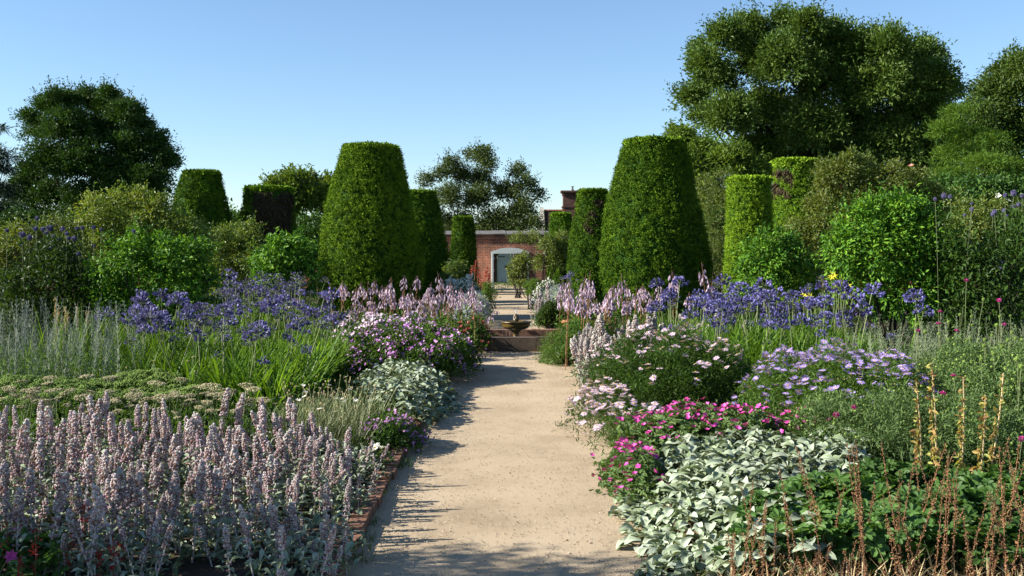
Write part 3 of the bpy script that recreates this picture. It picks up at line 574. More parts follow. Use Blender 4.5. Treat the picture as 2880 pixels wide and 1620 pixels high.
shrub('rose_bush', 'thin rose bush with pale blooms at the far right edge', 21, [(2740, 620, 55), (2800, 610, 50), (2860, 620, 50), (2700, 560, 30), (2740, 680, 60), (2850, 690, 70), (2920, 640, 60), (2680, 650, 40)], L['rose'], 480, .17, 16, .08, group=RG, tb=.45, fl=([L['whitep'], L['yolk']], FIVE, 7, .07))
shrub('willow_shrub', 'pale fine leaved shrub between the largest yew and the columnar yew', 37, [(1985, 530, 45), (2030, 520, 40), (1965, 580, 45), (2015, 600, 55), (1990, 680, 60), (2030, 690, 50), (1980, 760, 60), (2040, 780, 50), (2060, 560, 50)], L['rose'], 650, .22, 20, .07, tb=.45)
shrub('climbing_rose', 'rose bush with white blooms arching over the right side of the doorway', 44, [(1540, 690, 30), (1500, 670, 20), (1465, 668, 16), (1580, 680, 28), (1560, 730, 35), (1520, 740, 22), (1600, 730, 25), (1445, 672, 10)], L['rose'], 380, .2, 18, .10, tb=.42, fl=([L['whitep'], L['yolk']], FIVE, 14, .075))
shrub('doorway_shrub', 'small yellowish standard bush beside the path at the doorway', 42, [(1460, 735, 20), (1475, 725, 16), (1445, 760, 18), (1465, 765, 20), (1440, 775, 12), (1480, 745, 14), (1455, 790, 16), (1472, 798, 14)], L['rose'], 170, .14, 16, .10, tb=.68)
shrub('dark_bush', 'dark bush below the small left yew near the wall', 36, [(1290, 765, 30), (1320, 780, 28), (1265, 770, 25), (1300, 810, 30), (1340, 810, 20)], L['rose'], 260, .15, 18, .08, tb=.2)
shrub('box_ball', 'low light green box bush on the left of the far path', 33, [(1372, 812, 18), (1385, 830, 14), (1365, 835, 18)], L['herb'], 130, .08, 18, .05, tb=.6)
shrub('box_ball', 'low light green box bush on the right of the far path', 33, [(1490, 805, 14), (1503, 800, 14), (1495, 825, 16)], L['herb'], 130, .08, 18, .05, tb=.6)
shrub('dark_bush', 'dark leafy bush beside the path just right of the pool', 22, [(1545, 880, 26), (1575, 870, 24), (1530, 900, 20), (1570, 905, 25)], L['ground'], 300, .09, 18, .06, tb=.4)
shrub('edge_bush', 'leafy green bush spilling onto the path edge before the pool on the right', 16, [(1560, 980, 40), (1590, 950, 35), (1545, 1010, 34), (1600, 1010, 40), (1625, 960, 40), (1640, 930, 30), (1565, 1030, 30)], L['herb'], 420, .09, 18, .055, NARROW, tb=.35)
shrub('shade_shrub', 'tall leafy shrub just outside the left edge of the view', 4.4, [(-1750, 100, 420), (-1720, 500, 480), (-1800, 900, 500)], L['ground'], 380, .16, 18, .08)

# ------------------------------------------------------------------ drifts
def region(rows, spacing, jit=.45):
    """rows: (D, px0, px1) boundary; returns jittered grid points inside"""
    rows = sorted(rows); Ds = [r[0] for r in rows]; x0 = [GX(r[1], r[0]) for r in rows]; x1 = [GX(r[2], r[0]) for r in rows]
    pts = []; y = Ds[0]
    while y <= Ds[-1]:
        a, b = np.interp(y, Ds, x0), np.interp(y, Ds, x1); x = a+rng.uniform(0, spacing)
        while x < b:
            pts.append((x+rng.uniform(-jit, jit)*spacing, y+rng.uniform(-jit, jit)*spacing, 0)); x += spacing
        y += spacing
    return np.array(pts)
def cells(pts, size):
    key = {}
    for p in pts: key.setdefault((int(math.floor(p[0]/size)), int(math.floor(p[1]/size))), []).append(p)
    return [np.array(v) for v in key.values() if len(v)]
def blades(g, base, n, l, w, spread, m=0, tb=.5, bend=.5, seg=5):
    """curved strap leaves"""
    a = rng.uniform(0, 2*math.pi, n); th = rng.uniform(.08, spread, n); ll = l*rng.uniform(.6, 1.1, n); u = np.linspace(0, 1, seg+1)
    hd = np.stack([np.cos(a), np.sin(a), np.zeros(n)], -1); sd = np.stack([-np.sin(a), np.cos(a), np.zeros(n)], -1)
    ang = th[:, None]+bend*u[None]**2*rng.uniform(.3, 1.6, (n, 1)); st = ll[:, None]/seg
    dx = np.cumsum(np.sin(ang)*st, 1)-np.sin(ang[:, :1])*st; dz = np.cumsum(np.cos(ang)*st, 1)-np.cos(ang[:, :1])*st
    P = base[:, None]+hd[:, None]*dx[..., None]+UP*dz[..., None]
    ww = w*np.interp(u, [0, .3, .7, 1], [.7, 1, .8, .08])[None, :, None]*rng.uniform(.7, 1.2, (n, 1, 1))/2
    tw = nrm(sd+hd*rng.uniform(-.6, .6, (n, 1)))
    Lf, Rt = P-tw[:, None]*ww, P+tw[:, None]*ww; V = np.stack([Lf, Rt], 2).reshape(n, -1, 3); k = 2*(seg+1)
    q = np.array([(2*i, 2*i+1, 2*i+3, 2*i+2) for i in range(seg)])
    QQ = (q[None]+(np.arange(n)*k)[:, None, None]).reshape(-1, 4)
    g.quad(V.reshape(-1, 3), QQ, m, np.repeat(np.clip(tb+rng.uniform(-.3, .3, n), 0, 1), k))

# --- woolly spikes (lamb's ear in flower)
def T_spike(hs, hl, pink):
    hl *= .98; g = Geo(); b = rng.normal(size=2)*.02; pts = np.array([(0, 0, 0), (b[0]*.5, b[1]*.5, hs*.4), (b[0], b[1], hs), (b[0]*1.2, b[1]*1.2, hs+hl)])
    g.tube(pts, [.006, .0055, .005, .004], 5, 0, .85)
    nw = max(6, int(hl/.016)); 
    for i in range(nw+3):
        if i < 3: z = hs-.05-(2-i)*.045; rr = .019; k = 8     # lower separated whorls
        else: u = (i-3)/max(nw-1, 1); z = hs+hl*u; rr = .0265*(1-.2*u) if u < .75 else .0265*(.85-(u-.75)*2.4); k = 12
        a = rng.uniform(0, 6.28, k); c = np.interp(z, pts[:, 2], pts[:, 0]), np.interp(z, pts[:, 2], pts[:, 1])
        p = np.stack([c[0]+np.cos(a)*rr*.75, c[1]+np.sin(a)*rr*.75, z+rng.uniform(-.006, .006, k)], -1)
        d = np.stack([np.cos(a), np.sin(a), np.full(k, .5)], -1); up = max(0, (z-hs)/hl)
        t = rng.choice([.05, .2, .45, .7, .5 if rng.uniform() < pink else .75], k)+up*.30
        t = np.where(t > .9, .95, t)
        g.scatter(BEAD, p, basis_z(d), np.stack([np.full(k, .0080), np.full(k, .0080), rng.uniform(.007, .012, k)], -1), t-.5, 0)
        f = rng.uniform(0, 1, k) < pink*.35*(1-up*.7)
        if f.any(): g.scatter(DIA, p[f], frames(d[f], rdir(f.sum())), .016, rng.uniform(-.3, .3, f.sum()), 1)
    for z in (hs*.45, hs*.72, hs*.93):
        a = rng.uniform(0, 6.28); aa = np.array((a, a+3.14)); l = .10 if z < hs*.8 else .06
        d = np.stack([np.cos(aa), np.sin(aa), np.full(2, .35)], -1); g.scatter(LAMB, np.array([(b[0]*z/hs, b[1]*z/hs, z)]*2), frames(d, np.tile(UP, (2, 1))), l, .0, 2)
    return g
SPM = [L['wool'], L['purple'], L['silver']]
WV = leafm('pale_woolly_spike', [(.16, .11, .08), (.34, .25, .20), (.37, .28, .31), (.44, .40, .35), (.54, .53, .47)], .9, .1, .1, 1.0)
SPW = [T_spike(a_, b_, .2).mesh('flower_spike', [WV, L['hosta'], L['silver']]) for a_, b_ in ((.34, .17), (.38, .21), (.30, .15))]
SPK = [T_spike(.34, .13, .5).mesh('flower_spike', SPM), T_spike(.40, .17, .6).mesh('flower_spike', SPM), T_spike(.36, .15, .4).mesh('flower_spike', SPM), T_spike(.30, .11, .3).mesh('flower_spike', SPM), T_spike(.42, .19, .75).mesh('flower_spike', SPM)]
def lambmass(g, pts, k, l, z0=0, spread=.1, tb=.5, lift=.5, m=0):
    P = np.repeat(pts, k, 0)+rng.normal(size=(len(pts)*k, 3))*np.array((spread, spread, 0)); P[:, 2] = z0+rng.uniform(0, 1, len(P))*.03+(P[:, 2] if z0 == 0 else 0)
    N = len(P); a = rng.uniform(0, 6.28, N); el = rng.uniform(-.1, lift*2, N)
    d = np.stack([np.cos(a), np.sin(a), el], -1); n_ = nrm(UP+rdir(N)*.35)
    g.scatter(LAMB, P, frames(d, n_), l*rng.uniform(.6, 1.2, N), tb-.5+rng.uniform(-.3, .3, N), m)
def stachys(rows, spacing, cell, label, group, hsc=1.0, hfun=None, leafl=.10, S_=None):
    S_ = S_ or SPK
    R0_ = region(rows, spacing); R0_ = R0_[(np.sin(R0_[:, 0]*4.3+R0_[:, 1]*2.1)*np.sin(R0_[:, 1]*3.7-R0_[:, 0])+rng.normal(size=len(R0_))*.25) > -.48]
    for pts in cells(R0_, cell):
        root = empty('woolly_flower_plant', (*pts.mean(0)[:2], 0), label, 'plant', group)
        g = Geo(); lambmass(g, pts, 5, leafl, .03, .06, .4, .8); lambmass(g, pts, 4, leafl*.8, .14, .05, .6, .8); lambmass(g, pts, 2, leafl*.6, .24*hsc, .05, .7, .8)
        g.obj('leaves', L['silver'], root)
        for p in pts:
            s = hsc*rng.choice([rng.uniform(.6, .95), rng.uniform(.85, 1.22)])*(hfun(p) if hfun else 1); inst(S_[rng.integers(len(S_))], 'flower_spike', root, p, (rng.normal()*(.5 if rng.uniform() < .07 else .15), rng.normal()*(.5 if rng.uniform() < .07 else .15), rng.uniform(0, 6.28)), (s*rng.uniform(.8, 1.2), s, s) if s > .5 else s)
def hf_left(p):
    e = (XL-.05)-p[0]; return float(np.clip(.62+e*.55, .62, 1.0))
stachys([(4.9, 420, 980), (5.25, -250, 985), (6, -200, 1000), (7, -100, 1060), (7.7, -60, 1045), (8.1, 0, 960)], .118, .7, 'clump of woolly grey mauve flower spikes, left front drift', 'woolly spikes at the left front', .88, hf_left)
stachys([(12.3, 1630, 1700), (13, 1620, 1850), (14.2, 1625, 1880), (15.2, 1640, 1850)], .12, .7, 'clump of pale woolly spikes right of the path', 'woolly spikes on the right', 1.25, S_=SPW)
stachys([(15, 1930, 2090), (16, 1930, 2070)], .14, .7, 'small woolly spikes among right blue flowers', 'woolly spikes among the right agapanthus', 1.35, S_=SPW)

# --- lamb's ear leaf mats
def lambmat(rows, cell, h, label, group, l=.12, dens=.078, k=4, edge=None):
    P = region(rows, dens)
    for pts in cells(P, cell):
        root = empty('lambs_ear', (*pts.mean(0)[:2], 0), label, 'plant', group); g = Geo(); pts = pts.copy()
        hh = h(pts); pts[:, 2] = hh; N = len(pts)*k; Q = np.repeat(pts, k, 0)+rng.normal(size=(N, 3))*np.array((.04, .04, .02))
        e = 1-np.clip(Q[:, 2]/.2, 0, 1); a = rng.uniform(0, 6.28, N)
        d = np.stack([np.cos(a), np.sin(a), rng.uniform(-.35, .7, N)-.2*e], -1)
        Q[:, 2] = np.maximum(Q[:, 2]*rng.uniform(.75, 1.05, N), .03)
        t = rng.uniform(-.3, .35, N)*np.where(rng.uniform(0, 1, N) < .12, 1.5, 1); dry = (Q[:, 2] < .06) & (rng.uniform(0, 1, N) < .3)
        g.scatter(LAMB, Q-nrm(d)*l*.4, frames(d, nrm(UP+rdir(N)*.5)), np.stack([l*rng.uniform(1.1, 1.5, N), l*rng.uniform(.7, 1.15, N), l*np.ones(N)], -1), t)
        low = Q.copy(); low[:, 2] *= .5; g.scatter(LAMB, low[::2], frames(d[::2], np.tile(UP, (len(low[::2]), 1))), l*.9, -.25)
        g.obj('leaves', L['silver'], root, True)
lambmat([(5.05, 1800, 2300), (5.6, 1830, 2250), (6.2, 1770, 2300), (6.8, 1755, 2380), (7.4, 1800, 2450), (8.0, 1950, 2400)], .7,
        lambda p: .02+np.clip((p[:, 0]-XR+.12)*.65, 0, .26)+.03*np.sin(p[:, 0]*9+p[:, 1]*7), 'silvery woolly leaves at the right path edge', 'silver leaf mat at the right front')
lambmat([(9.9, 1130, 1200), (10.6, 1040, 1250), (11.5, 1020, 1275), (12.6, 1060, 1270), (13.2, 1120, 1240)], .75,
        lambda p: .03+np.clip((-p[:, 0]-.62)*.7, 0, .28)+.03*np.sin(p[:, 0]*9+p[:, 1]*7), 'silvery woolly leaves left of the path', 'silver leaf mat on the left', l=.125, dens=.09)

# --- agapanthus
AGM = [L['stem'], L['agap']]
def T_agap(h, r, fade, nf=46):
    g = Geo(); b = rng.normal(size=2)*.05; pts = np.array([(0, 0, 0), (b[0]*.3, b[1]*.3, h*.5), (b[0], b[1], h)]); g.tube(pts, [.007, .006, .0045], 5, 0, .6)
    u = rdir(nf); u[:, 2] = np.abs(u[:, 2])*1.0-.25; u = nrm(u); top = np.array((b[0], b[1], h))
    rr = r*rng.uniform(.6, 1., (nf, 1)); e = top+u*rr
    for q in e: g.tube([top, (top+q)/2+UP*.004, q], .0013, 3, 0, .3)
    kf = nf if fade < .5 else int(nf*.45)
    g.scatter(TRUMPET, e[:kf]-u[:kf]*.004, basis_z(u[:kf]+rng.normal(size=(kf, 3))*.15), .046 if fade < .5 else .03, rng.uniform(-.3, .35, kf)-(.25 if fade > .5 else 0), 1)
    if fade > .5: g.scatter(BEAD, e[kf:], basis_z(u[kf:]), np.tile((.005, .005, .012), (nf-kf, 1)), 0, 0)
    return g
AGP = [T_agap(.92, .082, 0, 32).mesh('flower_stem', AGM), T_agap(.88, .092, 0, 36).mesh('flower_stem', AGM), T_agap(.96, .078, 0, 28).mesh('flower_stem', AGM), T_agap(.9, .08, 1, 34).mesh('flower_stem', AGM), T_agap(.82, .06, 1, 24).mesh('flower_stem', AGM)]
def agap(rows, spacing, cell, label, group, hs=1.0, lean=(0, 0), fade=.15, leaves=38, tb=.5, slope=None):
    for pts in cells(region(rows, spacing), cell):
        root = empty('agapanthus', (*pts.mean(0)[:2], 0), label, 'plant', group); g = Geo(); n = leaves*len(pts)
        blades(g, np.repeat(pts, leaves, 0)+rng.normal(size=(n, 3))*np.array((.05, .05, 0)), n, .76*hs, .024, .5, 0, tb, .8); g.obj('leaves', L['strap'], root)
        for p in pts:
            k = rng.integers(3) if rng.uniform() > fade else 3+rng.integers(2); s = hs*rng.choice([rng.uniform(.6, .9), rng.uniform(.85, 1.0), rng.uniform(.92, 1.18)])*(slope(p) if slope else 1)
            inst(AGP[k], 'flower_stem', root, p, (rng.normal()*.09+lean[1], rng.normal()*.09+lean[0], rng.uniform(0, 6.28)), s)
agap([(10.6, 540, 800), (11.3, 420, 850), (12.2, 390, 900), (13.5, 470, 960), (15, 560, 960), (16, 650, 940)], .32, 1.1, 'clump of blue agapanthus in the left border', 'blue agapanthus in the left border', 1.0, (.10, 0), .38, slope=lambda p: 1.0)
agap([(12.6, 330, 500), (13.6, 340, 460)], .2, .8, 'outlying blue agapanthus below the left shrub', 'blue agapanthus at the far left', 1.05, fade=0)
agap([(17.5, 590, 860), (20, 620, 850), (22, 640, 840)], .27, 1.3, 'fading agapanthus behind the left blue drift', 'fading agapanthus in the left border', 1.22, fade=.85, leaves=10)
agap([(12.2, 1960, 2420), (13.2, 1880, 2400), (15, 1870, 2300), (16.6, 1860, 2290)], .31, 1.1, 'clump of deep blue agapanthus in the right border', 'blue agapanthus in the right border', 1.12, (-.08, 0), .2, slope=lambda p: 1.0)
agap([(13.2, 2420, 2620), (13.8, 2420, 2640)], .33, 1.0, 'outlying blue agapanthus below the largest glossy shrub', 'blue agapanthus below the right shrub', 1.05, fade=0, leaves=8)
agap([(19, 2240, 2330), (20, 2240, 2330)], .3, 1.2, 'fading tall agapanthus stems beside the yellow daylilies', 'fading agapanthus in the right border', 1.3, fade=1, leaves=8)
agap([(31, 1560, 1620), (34, 1550, 1620)], .5, 1.5, 'pale blue agapanthus beyond the pool near the doorway', 'blue agapanthus beyond the pool', 1.0, fade=.7, leaves=8)

# --- drooping lilac bells
HM = [L['brown'], L['hosta'], L['ground']]
def T_bells(h, n, cone):
    g = Geo(); b = rng.normal(size=2)*.06; top = np.array((b[0], b[1], h)); g.tube([(0, 0, 0), (b[0]*.3, b[1]*.3, h*.5), top], [.006, .005, .002], 4, 0, .7)
    z = np.sort(rng.uniform(0, 1, n))**1.2; a = rng.uniform(0, 6.28, n)
    sp = np.array((0, 0, h*.98))+np.zeros((n, 3)); sp[:, 2] = h*.98-z*cone; sp[:, 0] = b[0]*sp[:, 2]/h; sp[:, 1] = b[1]*sp[:, 2]/h
    reach = .012+.036*np.minimum(1, z*2); e = sp+np.stack([np.cos(a)*reach, np.sin(a)*reach, np.full(n, .004)], -1)
    d = nrm(np.stack([np.cos(a)*.35, np.sin(a)*.35, -np.ones(n)], -1))
    big = np.where(z < .18, .35, 1.)
    for k in range(3):
        aa = a+k*2.1; g.scatter(T_diamond(.30, .10), e, frames(d+rdir(n)*.22, np.stack([np.cos(aa), np.sin(aa), np.zeros(n)], -1)), .062*big*rng.uniform(.8, 1.15, n), np.where(z < .18, -.5, rng.uniform(-.25, .45, n)), 1)
    k = 14; zz = rng.uniform(.15, .65, k)*h; aa = rng.uniform(0, 6.28, k); dd = np.stack([np.cos(aa), np.sin(aa), np.full(k, .2)], -1)
    g.scatter(DIA, np.stack([b[0]*zz/h, b[1]*zz/h, zz], -1), frames(dd, np.tile(UP, (k, 1))), .05, -.2, 2)
    g.scatter(DIA, np.stack([b[0]*zz/h, b[1]*zz/h, h-cone-zz*.2], -1), frames(-UP+dd*.3, dd), .03, rng.uniform(-.3, .3, k), 0)
    return g
BEL = [T_bells(.95, 30, .16).mesh('flower_spike', HM), T_bells(1.0, 38, .2).mesh('flower_spike', HM), T_bells(.88, 26, .14).mesh('flower_spike', HM), T_bells(1.05, 24, .22).mesh('flower_spike', HM)]
def bells(rows, spacing, cell, label, group, hs):
    for pts in cells(region(rows, spacing), cell):
        root = empty('lilac_bell_plant', (*pts.mean(0)[:2], 0), label, 'plant', group); g = Geo(); n = 26*len(pts)
        Q = np.repeat(pts, 26, 0)+rng.normal(size=(n, 3))*np.array((.10, .10, 0)); Q[:, 2] = rng.uniform(.05, .55, n)*hs
        g.scatter(LEAF, Q, frames(rdir(n)+UP*.3, UP+rdir(n)*.6), rng.uniform(.06, .13, n), rng.uniform(-.3, .3, n)); g.obj('leaves', L['herb'], root)
        for p in pts: inst(BEL[rng.integers(4)], 'flower_spike', root, p, (rng.normal()*.08, rng.normal()*.08, rng.uniform(0, 6.28)), (hs*.98, hs*.98, hs*rng.choice([rng.uniform(.6, .85), rng.uniform(.8, 1.0), rng.uniform(.95, 1.2)])))
bells([(16.6, 1000, 1330), (17.5, 960, 1330), (19, 900, 1360), (20.2, 950, 1300)], .36, 1.2, 'drooping lilac bells before the large left yew', 'lilac bells in the left border', 1.14)
bells([(15.2, 1570, 1690), (16.2, 1565, 1740), (18, 1570, 1870), (20, 1600, 1900)], .37, 1.2, 'drooping lilac bells before the largest yew', 'lilac bells in the right border', 1.16)
bells([(18.6, 1900, 2020), (19.2, 1900, 2010)], .5, 1.1, 'stray lilac bells among the right blue flowers', 'lilac bells among the right agapanthus', 1.3)
bells([(18.5, 730, 900), (19, 730, 900)], .42, 1.1, 'stray lilac bells behind the left blue flowers', 'lilac bells among the left agapanthus', 1.18)

# --- leafy mounds with flowers
def mound(name, label, group, pts, hfun, leafmat, lt, ls, dens, flower=None, fn=0, fs=.02, fz=.02, fpart='flower', tilt=.3, inner=.8, stuff=None, tb=.5, cat='plant', extra=None, upl=.35):
    root = empty(name, (*pts.mean(0)[:2], 0), label, cat, group); A = len(pts); n = A*dens
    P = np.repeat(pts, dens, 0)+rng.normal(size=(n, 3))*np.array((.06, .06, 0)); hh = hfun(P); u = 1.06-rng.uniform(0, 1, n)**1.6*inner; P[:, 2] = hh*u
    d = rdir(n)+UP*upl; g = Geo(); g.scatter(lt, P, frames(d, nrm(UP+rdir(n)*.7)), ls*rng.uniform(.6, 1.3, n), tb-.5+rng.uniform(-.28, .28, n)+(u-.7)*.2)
    g.obj('foliage', leafmat, root)
    if stuff:
        sm, stpl, sn, ss = stuff; k = sn*A; Q = np.repeat(pts, sn, 0)+rng.normal(size=(k, 3))*np.array((.09, .09, 0)); Q[:, 2] = hfun(Q)*rng.uniform(.8, 1.12, k)+.01; kp = (np.sin(Q[:, 0]*14+Q[:, 1]*5)+np.sin(Q[:, 1]*11-Q[:, 0]*6)+rng.normal(size=k)*.7) > -.1; Q = Q[kp]; k = len(Q)
        g = Geo(); g.scatter(stpl, Q, basis_z(UP+rng.normal(size=(k, 3))*.5-np.array((.3, .5, 0))), ss*rng.uniform(.7, 1.2, k), rng.uniform(-.4, .4, k)); tag(g.obj('blossoms', sm, root), kind='stuff')
    if flower is not None and fn:
        k = min(fn, 99); q = pts[rng.integers(0, A, k)]+rng.normal(size=(k, 3))*np.array((.07, .07, 0)); q[:, 2] = hfun(q)*1.06+rng.uniform(0, fz, k)
        for p in q: inst(flower[rng.integers(len(flower))], fpart, root, p, (rng.normal()*tilt+.25, rng.normal()*tilt-.15, rng.uniform(0, 6.28)), fs*rng.uniform(.8, 1.2))
    return root
AST = [DAISY.mesh('flower', [L['aster'], L['yolk']]), T_daisy(13, .24, .0).mesh('flower', [L['aster'], L['yolk']]), T_daisy(15, .22, .35).mesh('flower', [L['aster'], L['yolk']])]
PAL = [T_daisy(18, .24, .05).mesh('flower', [L['pale'], L['yolk']]), T_daisy(18, .24, -.15, eye=.28).mesh('flower', [L['pale'], L['yolk']])]
MAG = [GERAN.mesh('flower', [L['mag'], L['yolk']]), T_daisy(5, 1.0, .6, 0, .1).mesh('flower', [L['mag'], L['yolk']])]
WHI = [WHITE.mesh('flower', [L['whitep'], L['yolk']]), T_daisy(16, .26, .6, 1, .25).mesh('flower', [L['whitep'], L['yolk']])]
def dome(cx, cy, rx, ry, h, base=.12): return lambda P: base+(h-base)*np.sqrt(np.clip(1-((P[:, 0]-cx)/rx)**2-((P[:, 1]-cy)/ry)**2, 0, 1))+h*.13*np.sin(P[:, 0]*9+P[:, 1]*3)*np.sin(P[:, 1]*7-P[:, 0]*2)+h*.06*np.sin(P[:, 0]*21)*np.sin(P[:, 1]*17)
def ell(cx, cy, rx, ry, sp):
    xs = np.arange(cx-rx, cx+rx, sp); ys = np.arange(cy-ry, cy+ry, sp); X, Y = np.meshgrid(xs, ys); P = np.stack([X.ravel(), Y.ravel(), 0*X.ravel()], -1)+rng.uniform(-.4, .4, (X.size, 3))*np.array((sp, sp, 0))
    return P[((P[:, 0]-cx)/rx)**2+((P[:, 1]-cy)/ry)**2 < .97]
def mounds(name, label, group, cx, cy, rx, ry, h, cell, leafmat, lt, ls, dens, sp=.1, base=.12, **kw):
    cell = cell*.85; P = ell(cx, cy, rx, ry, sp); hf = dome(cx, cy, rx*1.05, ry*1.05, h, base); fn = kw.pop('fn', 0)
    for pts in cells(P, cell): mound(name, label, group, pts, hf, leafmat, lt, ls, dens, fn=int(round(fn*len(pts)/len(P))), **kw)
# blue lilac asters, right
mounds('aster', 'lilac blue asters in the wide right mound', 'lilac asters on the right', GX(2350, 9.7), 9.7, .85, 1.25, .68, .85, L['herb'], NARROW, .06, 60, flower=AST, fn=700, fs=.033, fz=.05, tb=.62, base=.2)
# pale pink erigeron bush right of path
mounds('fleabane', 'bushy fleabane with pale pink daisies on the right', 'pale pink daisies on the right', GX(1880, 11.4), 11.4, .86, 1.1, .72, .9, L['herb'], NARROW, .06, 90, flower=PAL, fn=300, fs=.033, fz=.06, tb=.35, base=.25, upl=.8)
for px, D, k in ((1690, 10.9, 30), (1660, 9.9, 26), (1730, 10.3, 30), (1700, 9.4, 22), (1830, 9.2, 16), (1760, 8.9, 14)):
    c = ell(GX(px, D), D, .24, .34, .08); mound('fleabane', 'sprawling pink daisies over the right path edge', 'pink daisies spilling over the path', c, dome(GX(px, D), D, .28, .36, .30, .05), L['herb'], NARROW, .05, 24, flower=PAL, fn=k*2, fs=.032, fz=.05, tb=.35)
# magenta geranium
mounds('cranesbill', 'clump of magenta cranesbill behind the silver leaf mat', 'magenta cranesbill on the right', GX(1990, 8.4), 8.5, .72, .62, .36, .6, L['bluegreen'], LOBED, .05, 34, flower=MAG, fn=260, fs=.027, fz=.04, tb=.62, sp=.09)
mounds('cranesbill', 'magenta cranesbill spilling onto the right path edge', 'magenta cranesbill at the path edge', GX(1790, 7.4), 7.5, .17, .7, .24, .6, L['bluegreen'], LOBED, .045, 34, flower=MAG, fn=85, fs=.026, fz=.04, tb=.62, sp=.08, base=.06)
mounds('cranesbill', 'few magenta cranesbill below the lilac asters', 'magenta cranesbill under the asters', GX(2250, 8.6), 8.5, .35, .4, .33, .8, L['herb'], LOBED, .045, 34, flower=MAG, fn=60, fs=.026, fz=.04, sp=.09)
# purple phlox mound left of path
mounds('purple_phlox', 'purple flowered mound left of the path', 'purple flowers before the pool', GX(1150, 14.2), 14.4, .88, 1.5, .62, 1.1, L['herb'], LEAF, .06, 60, tb=.5, base=.2, stuff=([L['purple'], L['yolk']], FIVE, 17, .020))
mounds('pink_sedum', 'flat pale pink heads behind the purple mound', 'pale pink heads on the left', GX(1090, 16.4), 16.4, .75, .5, .62, 1.0, L['herb'], LEAF, .06, 40, stuff=([L['pale'], L['yolk']], FIVE, 22, .026), base=.4)
mounds('purple_phlox', 'small purple flowered mound at the left path edge', 'small purple mound at the left edge', GX(1085, 8.9), 8.9, .26, .5, .27, .9, L['herb'], LEAF, .035, 70, tb=.35, sp=.07, base=.06, stuff=([L['purple'], L['yolk']], FIVE, 10, .016))
mounds('penstemon', 'coral red flowers left of the pool', 'coral flowers by the pool', GX(1330, 17.6), 17.6, .30, .5, .52, .8, L['ground'], LEAF, .05, 60, tb=.4, base=.25, stuff=([L['coral'], L['yolk']], TRUMPET, 4, .05))
mounds('penstemon', 'few orange red flowers among the lilac bells on the right', 'red flowers right of the pool', GX(1650, 17.2), 17.2, .4, .6, .55, 1.2, L['herb'], LEAF, .05, 50, base=.3, stuff=([L['red'], L['yolk']], TRUMPET, 1, .045))
mounds('white_phlox', 'domed white flowering plant beyond the pool on the left', 'white flowers beyond the pool left', GX(1300, 28.5), 28.5, .5, .6, .95, 2, L['herb'], LEAF, .06, 40, base=.5, stuff=([L['whitep'], L['yolk']], FIVE, 40, .03))
mounds('lavender', 'silvery lavender left of the far path', 'silvery lavender beyond the pool', GX(1330, 25), 25.2, .38, 2.2, .62, 1.5, L['silver'], NARROW, .07, 60, base=.3, tb=.6, upl=1.2, stuff=([L['lav'], L['lav']], DIA, 14, .05))
mounds('lavender', 'lavender right of the far path', 'silvery lavender right of the far path', GX(1560, 27), 27, .42, 2.6, .72, 1.6, L['silver'], NARROW, .07, 60, base=.3, tb=.35, upl=1.2, stuff=([L['lav'], L['lav']], DIA, 8, .05))
mounds('white_phlox', 'white flowering plant beyond the pool on the right', 'white flowers beyond the pool right', GX(1535, 30), 30, .35, .7, .85, 2, L['herb'], LEAF, .06, 40, base=.4, stuff=([L['whitep'], L['yolk']], FIVE, 22, .03))
stachys([(23.5, 1500, 1550), (25, 1490, 1540)], .16, .9, 'pale woolly spikes beyond the pool', 'woolly spikes beyond the pool', 1.5, S_=SPW)
# red astilbe
def astilbe():
    root = empty('red_plume_plant', (GX(1340, 34), 34, 0), 'red flower plumes against the brick wall left of the doorway', 'plant'); g = Geo(); g2 = Geo()
    for px, top in ((1332, 735), (1322, 748), (1340, 750), (1365, 752), (1360, 765), (1370, 770), (1352, 790), (1362, 800), (1345, 772)):
        t = W(px+6, top, 34+rng.uniform(-.4, .4)); b = np.array((t[0]-.1, t[1], 0)); g.tube(bez(b, t, (0, 0, 0)), .008, 4)
        n = 60; u = rng.uniform(0, 1, n); P = t-(t-b)*u[:, None]*.26+rng.normal(size=(n, 3))*.03*(.3+u[:, None]); g2.scatter(DIA, P, frames(rdir(n)+UP, rdir(n)), .05, rng.uniform(-.4, .3, n))
    n = 700; P = np.array((GX(1340, 34), 34, 0))+rng.normal(size=(n, 3))*np.array((.28, .3, 0)); P[:, 2] = rng.uniform(0, .8, n); g.scatter(LEAF, P, frames(rdir(n), UP+rdir(n)*.6), .09, -.2, 1)
    g.obj('leaves', [L['brown'], L['ground']], root); g2.obj('plumes', L['red'], root)
astilbe()

# --- sedum, achillea
def T_plate(r, m, dome_=.25):
    g = Geo(); n = 110; a = rng.uniform(0, 6.28, n); q = np.sqrt(rng.uniform(0, 1, n))*r; P = np.stack([np.cos(a)*q, np.sin(a)*q, dome_*r*(1-(q/r)**2)+rng.uniform(-.003, .003, n)], -1)
    g.scatter(BEAD, P, basis_z(UP+rdir(n)*.3), r*.085*rng.uniform(.7, 1.3, n), rng.uniform(-.4, .4, n), m); return g
def T_achil():
    h = .5; g = Geo(); g.tube([(0, 0, 0), (.01, 0, h*.5), (0, 0, h-.03)], .0025, 4, 0, .5)
    for i in range(9): a = i*.7; e = np.array((math.cos(a)*.03, math.sin(a)*.03, h)); g.tube([(0, 0, h-.04), e], .0013, 3, 0)
    g.scatter(T_plate(.05, 1, .2), np.array([(0, 0, h)]), np.eye(3)[None], 1.); return g
ACH = [T_achil().mesh('flower_head', [L['stem'], L['cream']]), T_achil().mesh('flower_head', [L['stem'], L['cream']])]
